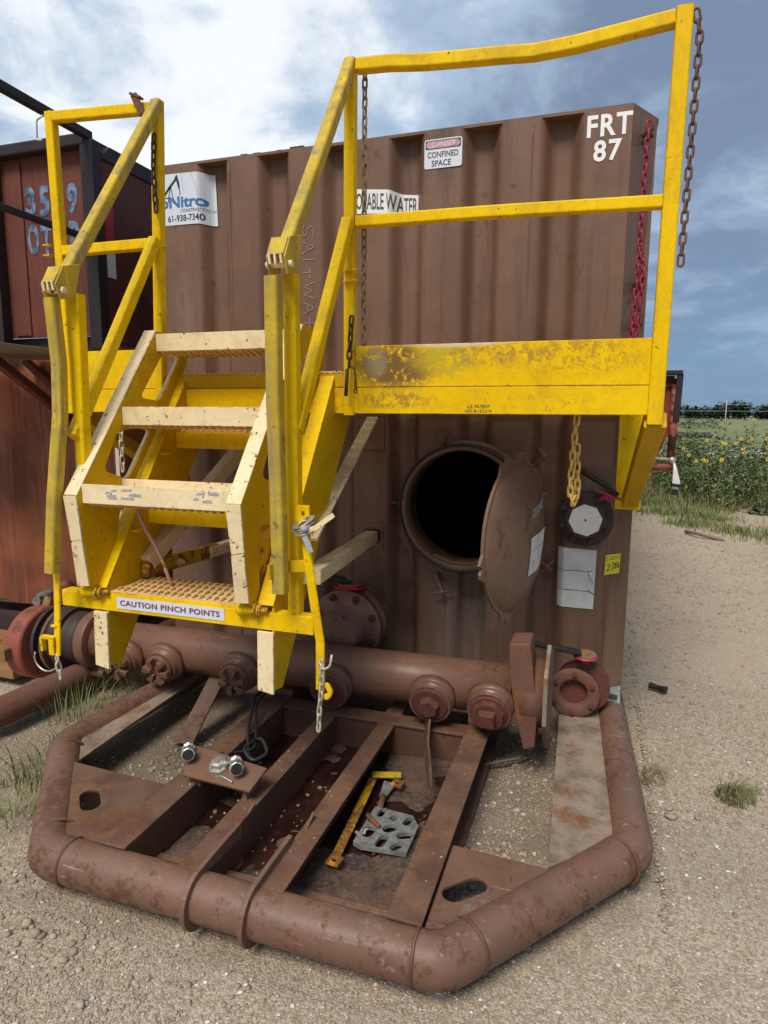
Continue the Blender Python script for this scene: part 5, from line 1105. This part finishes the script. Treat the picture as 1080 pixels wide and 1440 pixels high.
# ================================================================== LOOSE THINGS IN THE SKID AND ON THE GROUND
yb = thing('steel_bar', 'yellow painted bent flat bar lying in the oily puddle', 'steel bar', (1.61, -1.45, 0.05))
MB().sweep([(1.640, -1.440, 0.066), (1.622, -1.20, 0.066), (1.602, -0.94, 0.066)], rr(0.034, 0.008, 0.002), (0, 0, 1)).obj('long_arm', 'yellow_r', yb)
MB().sweep([(1.590, -0.918, 0.072), (1.708, -0.882, 0.072)], rr(0.040, 0.008, 0.002), (0, 0, 1)).obj('short_arm', 'yellow_w', yb)
for c in ((1.645, -1.465), (1.712, -0.945)):
    p = V((c[0], c[1], 0.066)); b = MB(); b.plate([p+V((x, y, 0)) for x, y in ((-0.026, -0.02), (0.022, -0.024), (0.028, 0.022), (-0.022, 0.026))], (0, 0, 0.008), [[p+V((0.010*math.cos(k*PI/4), 0.010*math.sin(k*PI/4), 0)) for k in range(8)]]); b.obj('eye', 'yellow_r', yb)
gp_ = thing('cast_plate', 'grey galvanised cast plate with oval holes lying in the skid', 'metal plate', (1.765, -1.24, 0.05))
P0 = [(1.675, -1.120), (1.830, -1.130), (1.868, -1.185), (1.868, -1.345), (1.700, -1.360), (1.668, -1.345)]
H = []
for cx, cy, a, L, wd in ((1.712, -1.148, 80, .060, .026), (1.765, -1.170, 0, .032, .030), (1.823, -1.170, 75, .056, .028), (1.770, -1.232, 50, .058, .044), (1.703, -1.275, 85, .064, .040), (1.765, -1.312, 85, .070, .034), (1.835, -1.255, 25, .060, .036), (1.825, -1.322, 60, .056, .032), (1.700, -1.215, -25, .050, .022)):
    H.append(slot((cx, cy, 0), (math.cos(R(a)), math.sin(R(a))), L, wd, 0.052))
MB().plate([(x, y, 0.052) for x, y in P0], (0, 0, 0.016), H).obj('plate', 'gray_plate', gp_, 0.003)
MB().tube([(1.672, -1.205, 0.085), (1.735, -1.245, 0.072)], 0.009, 8).obj('pin', 'rust', gp_)
sc = thing('steel_bracket', 'flat steel lug beside the yellow bar in the puddle', 'bracket', (1.69, -1.03, 0.05))
MB().plate([(1.650, -0.935, 0.060), (1.705, -0.945, 0.060), (1.692, -1.04, 0.056), (1.665, -1.04, 0.056)], (0, 0, 0.008)).obj('plate', 'gray_plate', sc, 0.001)
MB().tube([(1.680, -1.035, 0.062), (1.690, -1.125, 0.052)], 0.013, 8).obj('stem', 'rust', sc)
rg = thing('paper_scrap', 'small crumpled pale scrap by the yellow bar', 'scrap', (1.67, -1.26, 0.05))
b = MB(); r5 = random.Random(5)
for k in range(9):
    p = V((1.668+r5.uniform(-.022, .022), -1.258+r5.uniform(-.022, .022), 0.058)); q = p+V((r5.uniform(-.022, .022), r5.uniform(-.022, .022), r5.uniform(0, .012))); b.bar(p, q, 0.006, 0.003)
b.obj('scrap', 'chain_pale', rg)
stb = thing('rubber_stub', 'short black piece of rubber hose on the gravel', 'rubber piece', (2.834, 0.573, 0.0))
MB().sweep([(2.790, 0.600, 0.022), (2.83, 0.578, 0.020), (2.872, 0.548, 0.024)], rr(0.042, 0.034, 0.009), (0, 0, 1), False, prof_fn=lambda i: rr((0.036, 0.030, 0.044)[i], (0.030, 0.024, 0.034)[i], 0.008)).obj('hose_piece', 'rubber', stb)
tag(MB().tube([(2.005, -0.60, 0.02), (2.08, -0.56, 0.03), (2.15, -0.50, 0.025), (2.19, -0.44, 0.02)], 0.006, 6).obj('dry_twig', 'twig'), 'dry grey twig lying on the dirt inside the right skid bay', 'twig')
tag(MB().tube(fillet([(4.02, 5.85, 0.0), (3.72, 6.0, 0.05), (3.62, 6.3, 0.02)], 0.1), 0.022, 6).obj('dry_branch', 'twig'), 'dry branch at the edge of the weeds beyond the tank', 'branch')

# ---- pebbles and stones
def stones_mesh(name, pts, mat='stone', kind='stuff', sq=0.62, jit=0.78):
    """pts: (x, y, z, r) rows; each stone a lumpy low poly blob"""
    t = (1+5**.5)/2
    base = np.array([(-1, t, 0), (1, t, 0), (-1, -t, 0), (1, -t, 0), (0, -1, t), (0, 1, t), (0, -1, -t), (0, 1, -t), (t, 0, -1), (t, 0, 1), (-t, 0, -1), (-t, 0, 1)], float); base /= np.linalg.norm(base[0])
    tri = np.array([(0, 11, 5), (0, 5, 1), (0, 1, 7), (0, 7, 10), (0, 10, 11), (1, 5, 9), (5, 11, 4), (11, 10, 2), (10, 7, 6), (7, 1, 8), (3, 9, 4), (3, 4, 2), (3, 2, 6), (3, 6, 8), (3, 8, 9), (4, 9, 5), (2, 4, 11), (6, 2, 10), (8, 6, 7), (9, 8, 1)])
    pts = np.asarray(pts, float); n = len(pts)
    sc_ = rng.uniform(0.65, 1.25, (n, 1, 3)); sc_[:, :, 2] *= sq
    v = base[None]*sc_*rng.uniform(jit, 1.12, (n, 12, 1))*pts[:, None, 3:4]
    a = rng.uniform(0, 2*PI, n); ca, sa = np.cos(a)[:, None], np.sin(a)[:, None]
    x = v[..., 0]*ca-v[..., 1]*sa; y = v[..., 0]*sa+v[..., 1]*ca
    v = np.stack([x, y, v[..., 2]], -1)+pts[:, None, :3]
    f = (tri[None]+12*np.arange(n)[:, None, None]).reshape(-1, 3)
    me = bpy.data.meshes.new(name); me.vertices.add(12*n); me.vertices.foreach_set('co', v.reshape(-1))
    me.loops.add(len(f)*3); me.loops.foreach_set('vertex_index', f.reshape(-1).astype(np.int32))
    me.polygons.add(len(f)); me.polygons.foreach_set('loop_start', np.arange(0, len(f)*3, 3, dtype=np.int32)); me.update(calc_edges=True)
    me.materials.append(M[mat]); o = bpy.data.objects.new(name, me); COL.objects.link(o)
    if kind: o['kind'] = kind
    return o
rr2 = random.Random(11)
def on_skid_metal(x, y):
    if 1.03 < x < 1.94 and -1.78 < y < -0.6: return True
    return False
pts = []
def inside_solid(x, y): return (-0.05 < x < 2.6 and y > 0.1)
while len(pts) < 66000:
    u = rr2.random()
    d = 0.9+3.3*u**1.3; a = R(rr2.uniform(-62, 28))
    x, y = 2.436+d*math.sin(a), -3.336+d*math.cos(a)
    if inside_solid(x, y) or on_skid_metal(x, y): continue
    dens = noise.noise(V((x*1.6, y*1.6, 5.5)))
    if rr2.random() > 0.62+0.7*dens: continue
    r = rr2.choice((0.0024, 0.0026, 0.003, 0.003, 0.0034, 0.004, 0.0046, 0.006))*rr2.uniform(0.8, 1.25)
    pts.append((x, y, gz(x, y)+r*0.15, r))
stones_mesh('fine_gravel', pts)
pts = []
while len(pts) < 17000:
    x = rr2.uniform(2.5, 6.5); y = rr2.uniform(-1.2, 9.0)
    if inside_solid(x, y): continue
    if rr2.random() > 0.5+0.9*noise.noise(V((x*1.1, y*1.1, 2.5))): continue
    r = rr2.choice((0.004, 0.005, 0.006, 0.007, 0.011))*rr2.uniform(0.8, 1.3); pts.append((x, y, gz(x, y)+r*0.2, r))
stones_mesh('fine_gravel', pts)
pts = []
def cluster(cx, cy, sx, sy, n, r0, r1):
    for k in range(n):
        x, y = rr2.gauss(cx, sx), rr2.gauss(cy, sy)
        if on_skid_metal(x, y): continue
        r = rr2.uniform(r0, r1)*rr2.choice((0.6, 0.8, 1, 1)); pts.append((x, y, gz(x, y)+r*0.25, r))
cluster(0.60, -1.80, 0.22, 0.07, 80, 0.005, 0.013); cluster(0.85, -1.98, 0.10, 0.03, 26, 0.008, 0.020); cluster(1.25, -2.0, 0.3, 0.07, 70, 0.006, 0.013)
cluster(3.05, -0.35, 0.33, 0.38, 520, 0.004, 0.012); cluster(2.72, -0.70, 0.10, 0.25, 60, 0.006, 0.014); cluster(3.3, 0.3, 0.5, 0.6, 360, 0.005, 0.014); cluster(1.2, -2.1, 0.5, 0.12, 220, 0.004, 0.010); cluster(2.9, -1.5, 0.3, 0.3, 160, 0.004, 0.010)
cluster(2.15, -0.7, 0.12, 0.35, 150, 0.006, 0.017); cluster(2.20, -1.28, 0.08, 0.10, 70, 0.008, 0.019); cluster(0.68, -0.9, 0.12, 0.4, 130, 0.006, 0.015); cluster(0.80, -1.18, 0.06, 0.08, 30, 0.008, 0.018)
cluster(2.5, -1.95, 0.35, 0.2, 90, 0.005, 0.012); cluster(2.75, -1.75, 0.25, 0.2, 60, 0.005, 0.014); cluster(0.1, -1.5, 0.2, 0.3, 90, 0.007, 0.018); cluster(0.55, -2.3, 0.35, 0.25, 60, 0.005, 0.012)
for q in ((2.785, -0.715, 0.026), (2.885, -0.690, 0.019), (2.786, -0.655, 0.020), (2.03, -1.20, 0.022), (2.33, -1.33, 0.024), (2.28, -1.36, 0.016), (0.815, -1.965, 0.023), (0.870, -1.985, 0.024), (0.845, -2.03, 0.013), (0.90, -2.25, 0.014), (1.18, -2.13, 0.016), (0.745, -2.13, 0.015)):
    pts.append((q[0], q[1], gz(q[0], q[1])+q[2]*0.45, q[2]))
stones_mesh('loose_stones', pts, jit=0.68)
pts = []
while len(pts) < 2800:
    d = 0.9+4.5*rr2.random()**1.3; a = R(rr2.uniform(-60, 28)); x, y = 2.436+d*math.sin(a), -3.336+d*math.cos(a)
    if inside_solid(x, y) or on_skid_metal(x, y): continue
    r = rr2.choice((0.003, 0.004, 0.005, 0.006, 0.009)); pts.append((x, y, gz(x, y)+r*0.3, r))
stones_mesh('white_chips', pts, 'rock_white', sq=0.45, jit=0.5)
pts = []
for k in range(110):     # stones lying in the skid bays, crowded towards the front and left bays
    x, y = rr2.uniform(1.05, 1.92), -1.60+abs(rr2.gauss(0, 0.28))
    if y > -0.70: continue
    if rr2.random() < 0.5 and x > 1.62: continue
    r = rr2.choice((0.004, 0.005, 0.006, 0.008, 0.012)); pts.append((x, y, 0.033+r*0.1, r))
for k in range(12):
    x, y = rr2.gauss(1.42, 0.05), rr2.gauss(-1.15, 0.15); r = rr2.uniform(0.005, 0.011); pts.append((x, y, 0.04, r))
stones_mesh('skid_stones', pts, 'stone_wet')
pts = []
for k in range(24): x = 0.985+rr2.choice((0, .29, .585, 1.0))+rr2.uniform(-.04, .04); y = rr2.uniform(-1.7, -0.7); pts.append((x, y, 0.190 if abs(x-1.28) > .1 and abs(x-1.57) > .1 else 0.180, rr2.uniform(0.003, 0.006)))
stones_mesh('grit', pts)

# ================================================================== VEGETATION
def quads_obj(name, verts, faces, mat, parent=None, kind='stuff'):
    me = bpy.data.meshes.new(name); org = ORG[parent] if parent else V((0, 0, 0))
    me.from_pydata([V(p)-org for p in verts], [], faces); me.materials.append(M[mat])
    o = bpy.data.objects.new(name, me); COL.objects.link(o)
    if parent: o.parent = parent; ORG[o] = org
    if kind: o['kind'] = kind
    return o
class Leafy:
    def __init__(s): s.v = []; s.f = []
    def blade(s, x, y, z, h, wd, az, lean, n=3):
        d = V((math.sin(az), math.cos(az), 0)); sd_ = V((d.y, -d.x, 0)); b = len(s.v)
        for k in range(n+1):
            t = k/n; p = V((x, y, z))+d*(lean*t*t*h)+V((0, 0, h*(t-0.28*lean*t*t))); w2 = wd*(1-t)**0.7/2
            if k < n: s.v += [p-sd_*w2, p+sd_*w2]
            else: s.v.append(p)
        for k in range(n-1): s.f.append((b+2*k, b+2*k+1, b+2*k+3, b+2*k+2))
        s.f.append((b+2*n-2, b+2*n-1, b+2*n))
    def leaf(s, p, d, L, wd, droop=0.3):
        d = V(d).normalized(); sd_ = d.cross(V((0, 0, 1))); sd_ = sd_.normalized() if sd_.length > 1e-3 else V((1, 0, 0)); b = len(s.v); p = V(p); up = sd_.cross(d)
        s.v += [p, p+d*L*0.45-sd_*wd/2+up*wd*0.15, p+d*L*0.45+sd_*wd/2+up*wd*0.15, p+d*L-V((0, 0, droop*L))]
        s.f += [(b, b+1, b+3), (b, b+3, b+2)]
    def obj(s, name, mat, parent=None, kind='stuff'): return quads_obj(name, s.v, s.f, mat, parent, kind)
rv = random.Random(21)
def tuft(name, label, cx, cy, rad_, n, h, mats, spread=0.8):
    t = thing(name, label, 'grass', (cx, cy, gz(cx, cy)))
    for mname, frac in mats:
        L = Leafy()
        for k in range(int(n*frac)):
            a = rv.uniform(0, 2*PI); r_ = rad_*math.sqrt(rv.random()); x, y = cx+r_*math.cos(a), cy+r_*math.sin(a)
            L.blade(x, y, gz(x, y)-0.005, h*rv.uniform(0.4, 1.15), rv.uniform(0.0035, 0.008), a+rv.uniform(-0.7, 0.7), rv.uniform(0.1, spread))
        L.obj('blades' if mname != 'dry' else 'dry_blades', mname, t, kind=None)
    return t
tuft('grass_clump', 'tall thin green grass at the left foot of the bumper corner', 0.14, -1.20, 0.17, 90, 0.22, (('grass', 0.85), ('dry', 0.3)))
tuft('grass_clump', 'low green grass in front of the left bumper corner at picture edge', 0.22, -1.48, 0.20, 120, 0.14, (('grass', 0.8), ('dry', 0.3)))
tuft('grass_clump', 'grass growing against the rusty pipe of the left tank', -0.16, -0.72, 0.20, 110, 0.21, (('grass', 0.9), ('dry', 0.2)))
tuft('grass_clump', 'sparse grass under the manifold behind the left bumper rail', 0.02, -0.35, 0.22, 110, 0.22, (('grass', 0.9), ('dry', 0.2)))
tuft('grass_clump', 'small green tuft with dry stems alone on the open gravel', 3.06, -0.47, 0.085, 230, 0.075, (('grass', 0.75), ('dry', 0.45)), 1.3)
tuft('grass_clump', 'dry straw tuft beside the right bumper rail', 2.72, -0.42, 0.09, 130, 0.06, (('dry', 0.8), ('grass', 0.15)), 1.4)
tuft('grass_clump', 'dead grass tufts in the shade inside the left skid bay', 0.72, -0.95, 0.16, 70, 0.06, (('dry', 0.6), ('grass', 0.4)), 1.4)

# weeds beyond the track
def weed_edge(x): return 11.0-1.25*(x-3.0) if x < 7 else 6.0+0.6*math.sin(x)
grs = Leafy(); dry = Leafy(); lf1 = Leafy(); lf2 = Leafy(); stl = Leafy()
for k in range(26000):
    x = rv.uniform(2.7, 15); u = rv.random(); y0 = weed_edge(x)*0.62+2.2
    y = y0+rv.expovariate(0.28)
    if y > 26: continue
    e = min(1.0, max(0.0, (y-y0)/3.0)); n_ = noise.noise(V((x*0.5, y*0.5, 9.1)))
    if e < 0.45 and n_ < -0.02+0.2*(0.45-e): continue
    h = (0.10+0.50*e)*rv.uniform(0.5, 1.3)
    (dry if rv.random() < 0.38 else grs).blade(x, y, -0.01, h, rv.uniform(0.010, 0.022), rv.uniform(0, 2*PI), rv.uniform(0.1, 0.9))
def bush(x, y, h, rad_, n, which):
    for q in range(max(3, int(n/14))):
        a = rv.uniform(0, 2*PI); tip = V((x+rad_*0.8*math.cos(a), y+rad_*0.8*math.sin(a), h*rv.uniform(0.6, 1.1)))
        b0 = V((x, y, 0)); d = tip-b0
        stl.blade(b0.x, b0.y, 0, tip.z, 0.018, a, min(0.9, (rad_*0.8)/tip.z), 3)
        for k in range(14):
            t = rv.uniform(0.25, 1.0); p = b0+d*t; g = rv.uniform(0, 2*PI); L = rv.uniform(0.05, 0.13)*(1.25-0.4*t)
            which.leaf(p, (math.cos(g), math.sin(g), rv.uniform(-0.2, 0.5)), L, L*rv.uniform(0.4, 0.75), rv.uniform(0.0, 0.6))
for k in range(820):
    x = rv.uniform(3.0, 15); y0 = weed_edge(x)*0.62+3.2; y = y0+rv.expovariate(0.22)
    if y > 25: continue
    e = min(1.0, (y-y0)/3.5)
    # leave the pale rubble clearing partly open
    if 5.8 < x < 9.5 and 17 < y < 23 and rv.random() < 0.75: continue
    bush(x, y, (0.36+0.74*e)*rv.uniform(0.45, 1.4), rv.uniform(0.18, 0.4), int(40+50*e), lf1 if rv.random() < 0.6 else lf2)
grs.obj('weed_grass', 'grass'); dry.obj('dry_grass', 'dry'); lf1.obj('broad_leaf_weeds', 'weed'); lf2.obj('broad_leaf_weeds', 'weed2'); stl.obj('weed_stalks', 'stalk')
# wild sunflowers standing out of the weeds
SF = 'wild sunflower with small yellow heads among the roadside weeds'
sun_spots = [(4.30, 8.6, 1.05), (4.75, 9.2, 1.25), (5.10, 8.4, 1.10), (5.35, 9.6, 1.45), (5.7, 9.0, 1.25), (6.05, 10.2, 1.5), (5.2, 10.8, 1.30), (4.6, 10.6, 1.15), (6.6, 9.6, 1.35), (6.3, 11.5, 1.4), (5.0, 12.2, 1.35), (7.0, 11.0, 1.45), (4.1, 9.8, 0.95), (5.55, 8.0, 0.95), (6.0, 8.6, 1.15), (4.0, 11.4, 1.05), (5.75, 12.6, 1.62), (6.9, 12.6, 1.70)]
for (x, y, h) in sun_spots:
    t = thing('sunflower', SF, 'sunflower', (x, y, 0), 'wild sunflowers beyond the track')
    S = Leafy(); sb = MB(); tips = []
    for q in range(2):
        a = rv.uniform(0, 2*PI); tip = V((x+0.22*math.cos(a)*rv.uniform(.3, 1.2), y+0.22*math.sin(a), h*rv.uniform(0.72, 1.05)))
        mid_ = V((x, y, 0)).lerp(tip, 0.55)+V((0.03*math.cos(a), 0, 0.05)); sb.tube([(x, y, 0), mid_, tip], 0.007, 5); tips.append(tip)
        for k in range(9):
            tt = rv.uniform(0.2, 0.95); p = V((x, y, 0)).lerp(tip, tt); g = rv.uniform(0, 2*PI); L = rv.uniform(0.07, 0.15)*(1.2-0.5*tt)
            S.leaf(p, (math.cos(g), math.sin(g), rv.uniform(-.1, .5)), L, L*0.6, rv.uniform(.1, .6))
    sb.obj('stalk', 'stalk', t); S.obj('leaves', 'weed', t, None)
    for tip in tips:
        fd = V((rv.uniform(-.6, .6), -1, rv.uniform(0, .6))).normalized(); e1 = fd.cross(V((0, 0, 1))).normalized(); e2 = e1.cross(fd); hd = Leafy()
        for k in range(11):
            g = 2*PI*k/11; dv_ = e1*math.cos(g)+e2*math.sin(g); b0 = len(hd.v); s2 = fd.cross(dv_)*0.009
            hd.v += [tip+dv_*0.008, tip+dv_*0.024-s2, tip+dv_*0.024+s2, tip+dv_*0.034+fd*0.004]; hd.f += [(b0, b0+1, b0+3), (b0, b0+3, b0+2)]
        fh = hd.obj('flower_head', 'petal', t, None)
        MB().lathe(tip+fd*0.001, fd, [(0, 0.014), (0.006, 0.012), (0.008, 0.005)], 8, True).obj('flower_disc', 'seed', fh)
# low green patches at the edge of the track
L = Leafy()
for cx, cy, rad_, n in ((3.55, 8.2, 0.5, 700), (3.75, 7.0, 0.3, 350), (4.3, 6.6, 0.35, 350), (4.9, 6.1, 0.5, 700), (5.6, 6.4, 0.7, 900), (3.30, 9.3, 0.4, 500), (4.1, 7.7, 0.4, 420)):
    for k in range(n):
        x, y = rv.gauss(cx, rad_*0.6), rv.gauss(cy, rad_*0.5); L.blade(x, y, gz(x, y)-0.01, rv.uniform(0.05, 0.20), rv.uniform(0.008, 0.018), rv.uniform(0, 2*PI), rv.uniform(0.2, 1.0))
L.obj('track_edge_grass', 'grass')
# pale rubble and a dark berm beyond the weeds
pts = [(rv.gauss(8.0, 1.5), rv.gauss(21, 1.3), 0.10+rv.uniform(0, .35), rv.uniform(0.06, 0.20)) for k in range(170)]+[(rv.gauss(5.2, 0.8), rv.gauss(22.5, 0.7), 0.08+rv.uniform(0, .2), rv.uniform(0.06, 0.15)) for k in range(110)]
stones_mesh('pale_rubble', pts, 'rock_white')
pts = [(rv.gauss(8.4, 0.8), rv.gauss(50, 1.2), 0.05+rv.uniform(0, .2), rv.uniform(0.15, 0.36)) for k in range(90)]
stones_mesh('dark_berm', pts, 'berm')
# fence
fn = thing('wire_fence', 'tall wire field fence with thin metal posts before the pasture', 'fence', (10, 42, 0))
pm = None
for i in range(-6, 22):
    x = 4.0+i*2.9; y = 42+0.02*x; big_ = (i % 3 == 0)
    if pm is None or big_: me_key = big_
    p = V((x, y, 0)); b = MB(); b.lathe(p, (0, 0, 1), [(0, 0.055 if big_ else 0.028), (2.75 if big_ else 2.6, 0.055 if big_ else 0.028)], 8, True); b.obj('post', 'galv', fn)
b = MB()
for z in (0.4, 0.9, 1.4, 1.9, 2.3, 2.62): b.tube([(-15, 41.7, z), (25, 42.5, z), (68, 43.4, z)], 0.009, 4)
b.obj('wire', 'galv', fn)
# scrub in the pasture
for x, y, s_, lab in ((14.2, 88, 1.5, 'lone round green bush standing in the pasture'),):
    t = thing('bush', lab, 'bush', (x, y, 0)); L = Leafy()
    for k in range(500):
        g = rv.uniform(0, 2*PI); e = math.acos(rv.uniform(0, 1)); r_ = s_*rv.random()**0.4; p = V((x+1.6*r_*math.sin(e)*math.cos(g), y+r_*math.sin(e)*math.sin(g), 0.1+r_*math.cos(e))); L.leaf(p, (math.cos(g), math.sin(g), .3), .3, .2)
    L.obj('foliage', 'weed2', t, None); b = MB(); b.tube([(x, y, 0), (x, y, s_*0.6)], 0.05, 6); b.obj('stem', 'bark', t)
# far tree line: many leaf clumps, uneven top
L = Leafy(); trunks = MB()
for k in range(190):
    x = -40+k*2.0+rv.uniform(-1.2, 1.2); y = 330+rv.uniform(-16, 22)
    H_ = 6.4+2.4*noise.noise(V((k*0.13, 1, 2)))+rv.uniform(-0.9, 1.3)
    if 95 < x < 108: H_ += 2.3
    wd = rv.uniform(2.2, 3.8); trunks.tube([(x, y, 0), (x, y, H_*0.5)], 0.25, 5)
    for q in range(230):
        a = rv.uniform(0, 2*PI); e = rv.uniform(-1, 1); r_ = rv.random()**0.45
        p = V((x+wd*r_*math.cos(a)*math.sqrt(1-e*e*.8), y+wd*r_*math.sin(a), H_*0.50+H_*0.50*e*r_))
        L.leaf(p, (math.cos(a), math.sin(a)-0.3, rv.uniform(-.2, .7)), rv.uniform(.9, 2.0), rv.uniform(.8, 1.5), .3)
L.obj('tree_line', 'tree'); o = trunks.obj('tree_line_trunks', 'bark'); o['kind'] = 'stuff'
